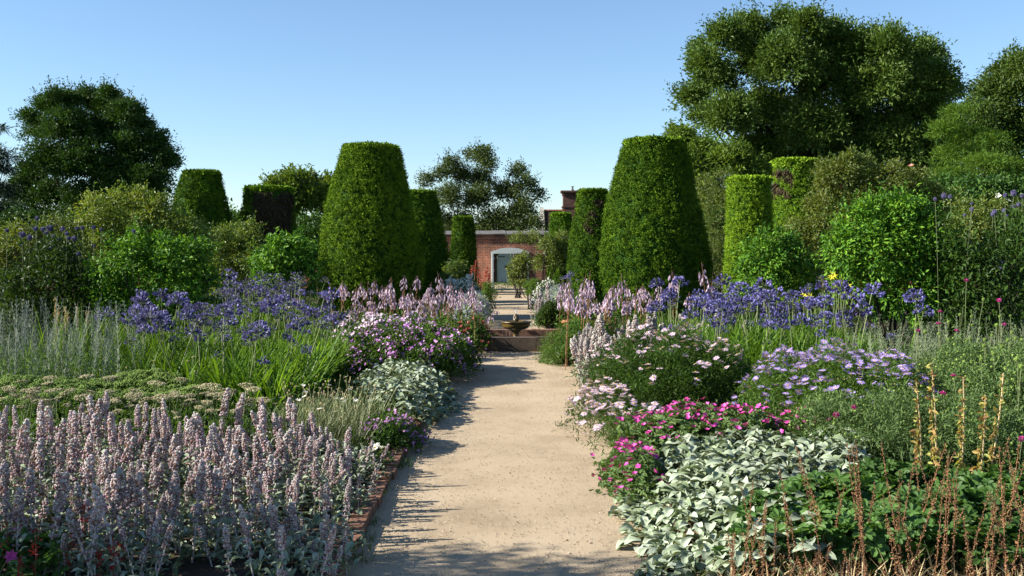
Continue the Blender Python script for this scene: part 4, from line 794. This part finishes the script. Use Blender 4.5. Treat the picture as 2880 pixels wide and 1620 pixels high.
for pts in cells(region([(8.25, 30, 700), (8.8, -20, 760), (9.3, 20, 640)], .145), .85):
    root = empty('yarrow', (*pts.mean(0)[:2], 0), 'yarrow with flat cream heads behind the woolly spikes', 'plant', 'cream yarrow at the left'); g = Geo(); n = len(pts)*22
    Q = np.repeat(pts, 22, 0)+rng.normal(size=(n, 3))*np.array((.08, .08, 0)); Q[:, 2] = rng.uniform(.02, .36, n); g.scatter(NARROW, Q, frames(rdir(n)+UP*.4, rdir(n)), .07, rng.uniform(-.2, .3, n)); g.obj('leaves', L['herb'], root)
    for p in pts: s = rng.uniform(.82, 1.1); s *= rng.choice([.8, 1, 1.1]); inst(ACH[rng.integers(2)], 'flower_head', root, p, (rng.normal()*.22, rng.normal()*.22, rng.uniform(0, 6)), (s*rng.uniform(.7, 1.3), s, s))
SED = []
for i in range(3):
    gg = Geo(); gg.scatter(T_plate(.075, 1, .45), np.array([(0, 0, 0)]), np.eye(3)[None], 1.); gg.tube([(0, 0, -.25), (0, 0, .01)], .004, 4, 0); SED.append(gg.mesh('flower_head', [L['stem'], L['sedum']]))
def sedum(rows, label, group, hmax):
    for pts in cells(region(rows, .105), .9):
        root = empty('sedum', (*pts.mean(0)[:2], 0), label, 'plant', group); g = Geo(); n = len(pts)*26
        Q = np.repeat(pts, 26, 0)+rng.normal(size=(n, 3))*np.array((.07, .07, 0)); hf = lambda P: hmax*(.8+.2*np.sin(P[:, 0]*3.1)*np.sin(P[:, 1]*4+P[:, 0]))
        Q[:, 2] = hf(Q)*rng.uniform(.1, .95, n); g.scatter(OVAL, Q, frames(rdir(n)+UP*.3, UP+rdir(n)*.4), .06, rng.uniform(-.1, .3, n)); g.obj('leaves', L['herb'], root)
        z = hf(pts)
        for p, zz in zip(pts, z): inst(SED[rng.integers(3)], 'flower_head', root, (p[0], p[1], zz+rng.uniform(0, .03)), (rng.normal()*.2, rng.normal()*.2, rng.uniform(0, 6)), rng.uniform(.8, 1.15))
sedum([(9.5, -40, 560), (10.3, -40, 540), (11, -40, 440)], 'sedum with domed green flower heads', 'green sedum at the left', .42)

# --- perovskia haze of silver stems
def T_perov(h, m2):
    g = Geo(); b = rng.normal(size=2)*.06; f = lambda u: np.array((b[0]*u**1.5, b[1]*u**1.5, h*u)); g.tube([f(u) for u in (0, .35, .7, 1)], [.0035, .003, .0022, .0012], 3, 0, .6)
    for u in np.linspace(.3, .98, 15):
        a = rng.uniform(0, 3.14)
        for s in (0, math.pi):
            l = .075*(1.15-u)+.012; e = f(u)+np.array((math.cos(a+s)*l*.7, math.sin(a+s)*l*.7, l)); g.tube([f(u), (f(u)+e)/2+np.array((math.cos(a+s), math.sin(a+s), 0))*l*.12, e], [.002, .0018, .001], 3, 0, .5)
            if u > .5: g.scatter(BEAD, np.linspace(f(u), e, 3), np.tile(np.eye(3), (3, 1, 1)), .0032, .2, 0)
    n = 22; z = rng.uniform(.05, .62, n); P = np.array([f(q) for q in z]); d = rdir(n); d[:, 2] = np.abs(d[:, 2])*.6; g.scatter(NARROW, P, frames(d, UP+rdir(n)*.4), .06, rng.uniform(-.2, .3, n), 1); return g
PEV = [T_perov(1.0, 0).mesh('silver_stem', [L['perov'], L['bluegreen']]) for _ in range(3)]
PEG = [T_perov(.95, 0).mesh('silver_stem', [L['herb2'], L['herb']]) for _ in range(3)]
def perov(rows, spacing, cell, label, group, meshes, hs, under=L['herb'], uh=.42, name='russian_sage', dens=30, utb=.4):
    for pts in cells(region(rows, spacing), cell):
        root = empty(name, (*pts.mean(0)[:2], 0), label, 'plant', group); g = Geo(); n = len(pts)*dens
        Q = np.repeat(pts, dens, 0)+rng.normal(size=(n, 3))*np.array((.09, .09, 0)); Q[:, 2] = rng.uniform(.05, 1, n)*uh
        g.scatter(NARROW, Q, frames(rdir(n)+UP*.7, rdir(n)), .075, utb-.5+rng.uniform(-.3, .3, n)); g.obj('leaves', under, root)
        for p in pts: inst(meshes[rng.integers(len(meshes))], 'silver_stem', root, p, (rng.normal()*.10, rng.normal()*.10, rng.uniform(0, 6)), (1, 1, hs*rng.uniform(.7, 1.2)))
perov([(11.2, -40, 400), (12.5, -60, 420), (14, -60, 330)], .2, 1.2, 'hazy silver stemmed sage at the left edge', 'silver sage at the left', PEV, .95, uh=.5)
perov([(9.6, 2620, 2960), (11, 2350, 2960), (12.5, 2380, 2960), (13.6, 2450, 2960)], .2, 1.1, 'upright grey green stems in the right border', 'grey green stems on the right', PEG, .84, under=L['herb'], uh=.5, dens=38)
# --- grass with tan plumes
def plumes(D, pxs, label):
    c = np.mean(pxs); root = empty('feather_grass', (GX(c, D), D, 0), label, 'grass clump'); g = Geo()
    n = 500; P = np.zeros((n, 3)); P[:, 0] = rng.uniform(GX(min(pxs)-20, D), GX(max(pxs)+120, D), n); P[:, 1] = D+rng.normal(size=n)*.3; blades(g, P, n, 1.0, .014, .35, 0, .6, .5); g.obj('leaves', L['strap'], root)
    g = Geo()
    for px in pxs:
        h = 1.6-(rng.uniform(835, 905)-724)*D/F; b = np.array((GX(px, D), D+rng.uniform(-.2, .2), 0)); t = b+np.array((rng.normal()*.05, 0, h)); g.tube(bez(b, t, (0, 0, 0)), .003, 4)
        k = 46; u = rng.uniform(0, 1, k); Q = t-(t-b)*u[:, None]*.22; g.scatter(DIA, Q+rng.normal(size=(k, 3))*.006, frames(UP+rdir(k)*.5, rdir(k)), .036, rng.uniform(-.3, .3, k))
    g.obj('plumes', L['straw'], root)
plumes(13.5, [145, 165, 185, 200, 213, 232, 205, 180, 395, 240], 'clump of grass with tan feathery plumes among the silver sage')

# --- wiry stems with white flowers and buds
def T_wiry(k):
    g = Geo(); h = .5; b = rng.normal(size=2)*.07; f = lambda u: np.array((b[0]*u*u, b[1]*u*u, h*u)); g.tube([f(u) for u in (0, .5, 1)], .0017, 3, 0, .75); e = f(1)
    if k == 0: g.scatter(WHITE, e[None], basis_z(np.array([(-.2, -.35, 1.)])), .022, 0.2, None)
    else: g.scatter(BEAD, e[None], np.eye(3)[None], np.array([(.006, .006, .010)]), .1, 3)
    g.m = [np.where(x == 1, 2, x) for x in g.m]
    V, Fc, Mi, Tt = g.arr(); return g
def wiry_mesh(k):
    g = Geo(); h = .5; b = rng.normal(size=2)*.08; f = lambda u: np.array((b[0]*u*u, b[1]*u*u, h*u)); g.tube([f(u) for u in (0, .5, 1)], .0016, 3, 0, .75)
    if k == 0: g.add(*[(lambda v, fc: (v*.024+f(1), fc))(*WHITE.arr()[:2])][0], m=np.where(WHITE.arr()[2] == 1, 2, 1), t=.8)
    else: g.scatter(BEAD, f(1)[None], np.eye(3)[None], np.array([(.006, .006, .011)]), .1, 3)
    return g.mesh('flower_stem', [L['stem'], L['whitep'], L['yolk'], L['straw']])
WIR = [wiry_mesh(0), wiry_mesh(1), wiry_mesh(1), wiry_mesh(1), wiry_mesh(0)]
def wiry(rows, spacing, cell, label, group, hs, pw=.25, dens=18, name='wiry_daisy'):
    for pts in cells(region(rows, spacing), cell):
        root = empty(name, (*pts.mean(0)[:2], 0), label, 'plant', group); g = Geo(); n = len(pts)*dens
        if dens: blades(g, np.repeat(pts, dens, 0)+rng.normal(size=(n, 3))*np.array((.05, .05, 0)), n, .42*hs, .006, .5, 0, .6, .4, 3); g.obj('leaves', L['stem'], root)
        for p in pts: inst(WIR[rng.choice([0, 4]) if rng.uniform() < pw else 1+rng.integers(3)], 'flower_stem', root, p, (rng.normal()*.2, rng.normal()*.2+.12, rng.uniform(0, 6)), (1, 1, hs*rng.uniform(.7, 1.15)))
wiry([(8.3, 760, 1010), (9, 790, 1050), (9.9, 830, 1060)], .085, .8, 'wiry stems with white daisies and straw buds', 'wiry white daisies on the left', .95, .16, 14)
wiry([(10.3, 370, 640), (10.6, 370, 640)], .2, .8, 'few tall white daisies above the sedum', 'white daisies above the sedum', 1.1, .6, 4)
c = ell(GX(1068, 7.9), 7.9, .1, .12, .05)
mound('white_daisy', 'small plant with two bright white daisies at the left path edge', None, c, dome(GX(1068, 7.9), 7.9, .13, .15, .16, .04), L['bluegreen'], LEAF, .045, 14, flower=WHI, fn=4, fs=.034, fz=.05, tb=.7)

# --- globe thistles
def thistle(D, lst, label, cx, lx, h, group=None):
    root = empty('globe_thistle', (GX(cx, D), D, 0), label, 'plant'); g = Geo(); n = 7000
    P = np.zeros((n, 3)); P[:, 0] = rng.uniform(GX(lx[0], D), GX(lx[1], D), n); P[:, 1] = D+rng.normal(size=n)*.35; P[:, 2] = rng.uniform(.1, 1, n)**.8*h*(.85+.15*np.sin(P[:, 0]*5))
    g.scatter(LEAF, P, frames(rdir(n)+UP*.1, UP+rdir(n)*.7), rng.uniform(.06, .12, n), rng.uniform(-.3, .3, n)); g.obj('leaves', L['ground'], root)
    gb = Geo(); n = 150; u = rdir(n); gb.scatter(BEAD, u*.8, basis_z(u), np.tile((.09, .09, .22), (n, 1)), rng.uniform(-.4, .4, n)); gb.scatter(BALL, np.zeros((1, 3)), np.eye(3)[None], .8); me = gb.mesh('flower_globe', L['globe'])
    g = Geo()
    for px, py, r in lst:
        p = W(px, py, D+rng.uniform(-.4, .4)); inst(me, 'flower_globe', root, p, (rng.uniform(0, 3), 0, 0), r*.82*D/F); g.tube(bez((p[0]+rng.normal()*.1, p[1], .3), p-UP*.01, (rng.normal()*.02, 0, 0)), .004, 4, 0, .2)
    g.obj('stems', L['stem'], root)
thistle(17, [(104, 614, 8), (100, 643, 9), (121, 644, 9), (140, 642, 13), (63, 660, 12), (20, 648, 8), (83, 668, 10), (177, 644, 9), (188, 657, 8), (208, 671, 10), (232, 641, 8), (264, 640, 8), (166, 673, 9), (143, 698, 9), (60, 686, 8), (150, 665, 7), (192, 670, 8), (221, 714, 8), (205, 735, 8), (285, 645, 6), (376, 650, 7), (264, 692, 7), (216, 642, 7), (130, 655, 7)], 'globe thistle plant with round violet heads at the far left', 150, (20, 280), 1.95)
thistle(16.5, [(2655, 551, 11), (2672, 553, 8), (2630, 560, 7), (2851, 543, 12), (2827, 549, 8), (2875, 551, 8), (2850, 584, 10), (2865, 575, 8), (2797, 596, 9), (2793, 602, 9), (2824, 592, 8), (2733, 589, 8), (2733, 572, 6), (2818, 735, 8), (2815, 756, 9), (2774, 757, 8), (2740, 721, 7), (2862, 765, 7), (2834, 605, 7), (2762, 785, 7), (2713, 605, 6)], 'globe thistle plant with round violet heads at the far right', 2800, (2640, 2900), 2.35)

# --- brown seed stalks
def T_stalk(h):
    g = Geo(); b = rng.normal(size=2)*.08; f = lambda u: np.array((b[0]*u**1.4, b[1]*u**1.4, h*u)); U = np.linspace(0, 1, 6); g.tube([f(u) for u in U], np.linspace(.0024, .001, 6), 4, 0, .5)
    n = 110; u = rng.uniform(.12, 1, n); P = np.array([f(q) for q in u])+rng.normal(size=(n, 3))*.0045; g.scatter(BEAD, P, basis_z(rdir(n)), np.tile((.0026, .0026, .004), (n, 1)), rng.uniform(-.45, .45, n))
    n = 26; u = rng.uniform(.2, .95, n); P = np.array([f(q) for q in u]); g.scatter(DIA, P, frames(rdir(n)+UP*.5, rdir(n)), .016, rng.uniform(-.4, .4, n)); return g
STK = [T_stalk(.62).mesh('seed_stalk', L['brown']) for _ in range(4)]
for pts in cells(region([(4.55, 2050, 3000), (5.1, 2080, 2960), (5.6, 2360, 2960)], .12), .6):
    root = empty('seed_stalk_plant', (*pts.mean(0)[:2], 0), 'clump of dry brown seed stalks at the right front', 'plant', 'brown seed stalks at the right front'); g = Geo(); n = len(pts)*10
    blades(g, np.repeat(pts, 10, 0)+rng.normal(size=(n, 3))*np.array((.03, .03, 0)), n, .25, .008, .7, 0, .5, .6, 3); g.obj('leaves', L['straw'], root)
    for p in pts: inst(STK[rng.integers(4)], 'seed_stalk', root, p, (rng.normal()*.12, rng.normal()*.2-.12, rng.uniform(0, 6)), (1, 1, rng.choice([.45, .6, .75, .9, 1.15])*rng.uniform(.85, 1.1)))
# --- yellowing lily stalks
def lily(i, px, D, top, lean):
    h = 1.6-(top-724)*D/F; b = np.array((GX(px, D), D, 0)); t = b+np.array((lean*h, 0, h)); root = empty('yellowing_lily', b, ['leftmost yellowing lily stalk in the right border', 'second yellowing lily stalk from the left in the right border', 'middle leafy yellow green lily stalk in the right border', 'fourth yellowing lily stalk, leaning right', 'rightmost tall yellowing lily stalk'][i], 'plant', 'yellowing lily stalks')
    g = Geo(); p = bez(b, t, (.02, 0, 0), 8); g.tube(p, np.linspace(.006, .004, 8), 5); g.obj('stem', L['straw'], root)
    n = 130; u = rng.uniform(.05, 1, n)**1.2; P = b+(t-b)*u[:, None]; d = rdir(n); d[:, 2] = np.where((u < .7) & (rng.uniform(0, 1, n) < .5), -np.abs(d[:, 2])-.3, d[:, 2]*.6+.2); g = Geo()
    g.scatter(OVAL, P, frames(d, nrm(rdir(n)+UP*.5)), rng.uniform(.022, .062, n)*(1.25-.6*u), np.clip(rng.uniform(-.5, .5, n)+.35*(.6-u), -.5, .5)); g.obj('leaves', L['gold'], root)
for i, a in enumerate(((2585, 6.6, 1075, -.02), (2628, 6.7, 1020, -.02), (2690, 6.6, 1060, .05), (2735, 6.4, 1110, .10), (2760, 6.7, 1050, .16))): lily(i, *a)
# lobed leafy plants
def lobed(rows, cell, label, group, h, l=.075, dens=.07, k=5, lm=None):
    for pts in cells(region(rows, dens), cell):
        root = empty('leafy_plant', (*pts.mean(0)[:2], 0), label, 'plant', group); n = len(pts)*k; Q = np.repeat(pts, k, 0)+rng.normal(size=(n, 3))*np.array((.04, .04, 0))
        Q[:, 2] = h*(1-rng.uniform(0, 1, n)**1.6*.8)*(1+.15*np.sin(Q[:, 0]*6)*np.sin(Q[:, 1]*8)); g = Geo(); g.scatter(LOBED, Q, frames(rdir(n)*np.array((1, 1, .3)), nrm(UP*1.0+rdir(n)*.75)), l*rng.uniform(.7, 1.4, n), rng.uniform(-.3, .3, n)); g.obj('leaves', lm or L['lobed'], root)
        g = Geo()
        for q in Q[::4]: g.tube([(q[0]*.7+pts[0][0]*.3, q[1], 0), q], .0015, 3)
        g.obj('stems', L['stem'], root)
lobed([(5.1, 2080, 3000), (5.6, 2100, 3000), (6.2, 2190, 2980), (6.6, 2400, 2980)], .7, 'fresh green lobed leaves behind the brown seed stalks', 'lobed leaves at the right front', .30, l=.098, k=4)
lobed([(5.0, -200, 140), (5.3, -200, 150)], .7, 'small green leafy plant at the bottom left corner', 'leafy plant at the bottom left', .22)
# feathery grey green bushes far right
mounds('sea_holly', 'grey green feathery plant by the lilac asters', 'grey green plants at the right', GX(2560, 8.2), 8.2, .95, 1.0, .50, .9, L['bluegreen'], NARROW, .05, 110, tb=.5, base=.2, upl=.6, stuff=([L['sedum'], L['yolk']], BALL, 5, .009))
mounds('sea_holly', 'grey green bushy plant at the right edge', 'grey green plants at the right edge', GX(2800, 9.6), 9.6, .75, 1.2, .74, 1.0, L['bluegreen'], NARROW, .055, 90, tb=.45, base=.3, upl=.7, stuff=([L['sedum'], L['yolk']], BALL, 6, .010))
# knautia buttons and seed balls
def stalked(name, label, cat, px, py, D, tpl_me, s, rot=(0.5, 0, 0), group=None):
    p = W(px, py, D); root = empty(name, (p[0], p[1], 0), label, cat, group); g = Geo(); g.tube(bez((p[0]+rng.normal()*.04, p[1], 0), p, (rng.normal()*.03, 0, 0)), .0022, 4, 0, .6); g.obj('stem', L['stem'], root); inst(tpl_me, 'flower_head', root, p, rot, s)
gb = Geo(); n = 60; u = rdir(n); u[:, 2] = np.abs(u[:, 2])*.5; gb.scatter(DIA, u*.3, frames(u, UP+rdir(n)*.3), .75, rng.uniform(-.5, .1, n)); KN = gb.mesh('flower_head', L['mag'])
for px, py, D in ((2690, 930, 10.5), (2640, 911, 10.5), (2583, 931, 10), (2645, 877, 11), (2810, 845, 11.5), (2825, 913, 10.5), (2652, 1107, 8), (2402, 1146, 8), (2352, 1168, 7.9), (2682, 1057, 8.4), (2875, 1235, 6.8), (2718, 789, 12)):
    stalked('crimson_flower_plant', 'crimson button flower on a thin stem', 'flower', px, py, D, KN, .026*rng.uniform(.8, 1.1), (rng.uniform(.1, .7), rng.uniform(-.4, .2), 0), 'crimson button flowers on the right')
gb = Geo(); n = 70; u = rdir(n); gb.scatter(BEAD, u*.8, basis_z(u), np.tile((.12, .12, .2), (n, 1)), rng.uniform(-.3, .5, n)); gb.scatter(BALL, np.zeros((1, 3)), np.eye(3)[None], .8); SB = gb.mesh('flower_head', L['sedum'])
for px, py, D in ((2734, 914, 10.5), (2770, 955, 9.6), (2835, 956, 9.4), (2803, 914, 10), (2729, 953, 9.8), (2768, 972, 9.2), (2846, 935, 9.8), (2818, 975, 9), (2790, 943, 9.7), (2766, 842, 11.5), (2700, 885, 11), (2733, 890, 10.8), (2842, 888, 10.6), (2795, 995, 8.9), (2860, 1010, 8.6), (2812, 890, 10.4), (2856, 952, 9.3), (2602, 933, 10.4), (2640, 938, 10.3), (2668, 955, 10), (2760, 1010, 8.8), (2824, 1095, 7.8), (2872, 1030, 8.2), (2668, 905, 10.5), (2578, 915, 10.7)):
    stalked('scabious_plant', 'pale green round seed head on a thin stem', 'seed head', px, py, D, SB, .019*rng.uniform(.8, 1.2), (0, 0, 0), 'round seed heads on the right')
# daylilies
gb = Geo(); n = 6; a = np.arange(n)/n*6.283; d_ = np.stack([np.cos(a), np.sin(a), np.full(n, .55)], -1); gb.scatter(T_leaf(.32, .06, .3), np.zeros((n, 3)), frames(d_, np.tile(UP, (n, 1))), 1., .2); YL = gb.mesh('flower', L['yellow'])
root = empty('daylily', (GX(2355, 15), 15, 0), 'yellow daylilies in front of the largest glossy shrub', 'plant'); g = Geo(); n = 120; blades(g, np.array((GX(2350, 15), 15, 0))+rng.normal(size=(n, 3))*np.array((.2, .15, 0)), n, .7, .018, .5, 0, .5, .8); g.obj('leaves', L['strap'], root); g = Geo()
for px, py in ((2377, 817), (2366, 832), (2344, 775), (2338, 782), (2360, 792), (2277, 834), (2352, 800), (2261, 832), (2385, 805)):
    p = W(px, py, 15); g.tube(bez((GX(2355, 15), 15, 0), p, (0, 0, 0)), .004, 4); inst(YL, 'flower', root, p, (rng.uniform(.5, 1.3), rng.uniform(-.5, .5), 0), .065)
g.obj('stems', L['stem'], root)
# red penstemon at bottom left
root = empty('red_flower_plant', (GX(120, 5.0), 5.0, 0), 'dark red stemmed plant with one large crimson bloom at the bottom left', 'plant')
for px, top, D in ((20, 1480, 5.1), (100, 1500, 5.0), (200, 1500, 5.1), (235, 1420, 5.3), (320, 1520, 5.0), (345, 1500, 5.2), (60, 1560, 4.9), (280, 1560, 5.0)):
    g = Geo(); t = W(px, top, D); b = np.array((t[0]-.02, t[1], 0)); g.tube(bez(b, t, (.01, 0, 0)), .0022, 4, 0, .4); n = 30; u = rng.uniform(0, .65, n)
    g.scatter(DIA, t-(t-b)*u[:, None]+rng.normal(size=(n, 3))*.008, frames(UP*.6+rdir(n), rdir(n)), .024, rng.uniform(-.5, -.2, n), 1); g.obj('flower_stem', [L['brown'], L['red']], root)
gb = Geo(); n = 7; a = np.arange(n)/n*6.283; d_ = np.stack([np.cos(a), np.sin(a), np.full(n, .3)], -1); gb.scatter(T_leaf(.7, .1, .2), np.zeros((n, 3)), frames(d_, np.tile(UP, (n, 1))), 1., .0)
inst(gb.mesh('flower', L['mag']), 'flower', root, W(32, 1565, 5.0), (1.1, .3, 0), .034)

# --- terracotta pot beside the pool
pD = 21.5; px_ = GX(1600, pD); root = empty('terracotta_pot', (px_, pD, 0), 'terracotta pot beside the pool on the right', 'plant pot')
g = Geo(); g.lathe([(0, .0), (.10, 0), (.145, .26), (.16, .265), (.165, .32), (.15, .32), (.14, .29), (0, .28)], 24, (px_, pD, .02)); g.obj('pot', M['terracotta'], root, True)
root = empty('potted_shrub', (px_, pD, .3), 'leafy green plant growing in the terracotta pot', 'plant'); g = Geo(); crown(g, [(px_-.05, pD, .55, .2, .2, .22)], 60, .07, 14, .05, NARROW, shell=(.2, 1)); g.obj('foliage', L['herb'], root)
# --- drain grate and twig
root = empty('drain_grate', (GX(1858, 5.42), 5.42, .01), 'iron drain grate at the right edge of the path', 'drain'); g = Geo(); gx, gy = GX(1856, 5.42), 5.42
g.box(gx-.06, gx+.06, gy-.07, gy-.06, .0, .022); g.box(gx-.06, gx+.06, gy+.06, gy+.07, .0, .022)
for i in range(7): g.box(gx-.06+i*.019, gx-.053+i*.019, gy-.06, gy+.06, .0, .020)
g.obj('bars', M['iron'], root)
p = W(1710, 1367, 7.46); root = empty('twig', (p[0], 7.46, 0), 'small dry twig lying on the sandy path', 'twig'); g = Geo(); g.tube([(p[0]-.05, 7.43, .014), (p[0], 7.46, .02), (p[0]+.05, 7.5, .016)], .003, 5); g.tube([(p[0]+.02, 7.47, .02), (p[0]+.045, 7.46, .03)], .002, 4); g.obj('stick', M['wood'], root)

# --- litter and weeds along the path edges
n = 260; g = Geo(); P_ = np.stack([rng.uniform(XL, XR, n), 5+rng.uniform(0, 1, n)**1.5*11, np.full(n, .015)], -1)
g.scatter(LEAF, P_, frames(rdir(n)*np.array((1, 1, .1)), nrm(UP+rdir(n)*.3)), rng.uniform(.006, .02, n), rng.uniform(-.5, .5, n)); tag(g.obj('fallen_petals', L['straw']), 'scattered dry petals and scraps lying across the path', 'fallen petals', kind='stuff')
n = 900; sd_ = rng.choice([-1, 1], n); x_ = np.where(sd_ < 0, XL+rng.exponential(.10, n), XR-rng.exponential(.10, n)); D_ = 4.8+rng.uniform(0, 1, n)**1.4*12
g = Geo(); g.scatter(LEAF, np.stack([x_, D_, np.full(n, .016)], -1), frames(rdir(n)*np.array((1, 1, .1)), nrm(UP+rdir(n)*.3)), rng.uniform(.008, .028, n), rng.uniform(-.5, .5, n))
tag(g.obj('leaf_litter', L['straw']), 'dry fallen leaf scraps along the edges of the path', 'leaf litter', kind='stuff')
n = 2600; q = rng.integers(0, 70, n); cx_ = np.where(rng.uniform(0, 1, 70) < .5, XL+.02, XR-.02)+rng.normal(size=70)*.02; cy_ = 5.0+rng.uniform(0, 1, 70)*12
g = Geo(); B_ = np.stack([cx_[q]+rng.normal(size=n)*.03, cy_[q]+rng.normal(size=n)*.05, np.zeros(n)], -1); blades(g, B_, n, .06, .004, .9, 0, .5, .8, 3)
tag(g.obj('edge_weeds', L['herb']), 'small tufts of grass and weeds along the path edges', 'weeds', kind='stuff')

# --- labels: tell the clumps of a drift apart by row and place in the row
def relabel():
    d = {}
    for o in COL.objects:
        if o.parent is None and 'label' in o and o.get('kind') is None: d.setdefault(o['label'], []).append(o)
    num = ['', 'second', 'third', 'fourth', 'fifth', 'sixth', 'seventh', 'eighth', 'ninth', 'tenth', 'eleventh', 'twelfth', 'thirteenth', 'fourteenth', 'fifteenth', 'sixteenth']
    for lb, os_ in d.items():
        if len(os_) < 2: continue
        if not os_[0].get('group'):
            for o in os_: o['group'] = lb
        nr = 1 if len(os_) < 4 else min(12, max(2, round(math.sqrt(len(os_)/1.6)))); os_.sort(key=lambda o: o.location.y); rows = np.array_split(np.arange(len(os_)), nr)
        for ri, row in enumerate(rows):
            R = sorted((os_[i] for i in row), key=lambda o: o.location.x/o.location.y)
            rn = '' if nr == 1 else ('front row' if ri == 0 else 'back row' if ri == nr-1 else num[ri]+' row')
            for ci, o in enumerate(R):
                cn = '' if len(R) == 1 else ('leftmost' if ci == 0 else 'rightmost' if ci == len(R)-1 else num[ci]+' from left')
                if len((lb+' '+rn+' '+cn).split()) > 16: print('LONG', lb, rn, cn)
                o['label'] = ', '.join(x for x in (lb, rn, cn) if x)

# --- low ground cover under the borders
def cover(name, rows, label, dens, m):
    P = region(rows, dens); n = len(P)*3; Q = np.repeat(P, 3, 0)+rng.normal(size=(n, 3))*np.array((.06, .06, 0)); Q[:, 2] = .04+rng.uniform(0, .16, n); g = Geo()
    g.scatter(LEAF, Q, frames(rdir(n)+UP*.2, nrm(UP+rdir(n)*.6)), rng.uniform(.05, .10, n), rng.uniform(-.35, .3, n)); tag(g.obj(name, m), label, 'ground cover', kind='stuff')
cover('ground_cover', [(8.0, -60, 1060), (12, -80, 1190), (17.5, -90, 1280)], 'low green foliage filling the left border', .085, L['ground'])
cover('ground_cover', [(6.2, 2150, 2980), (8.0, 1830, 2980), (12, 1680, 2980), (17.5, 1600, 2980)], 'low green foliage filling the right border', .085, L['ground'])
cover('ground_cover', [(18, -90, 1260), (30, -90, 1340), (46, -90, 1370)], 'low foliage under the shrubs on the left', .17, L['ground'])
cover('ground_cover', [(18, 1610, 2980), (30, 1530, 2980), (46, 1490, 2980)], 'low foliage under the shrubs on the right', .17, L['ground'])
cover('grass', [(50, 1200, 1600), (62, 1200, 1600)], 'short grass beyond the doorway', .3, L['herb'])
relabel()
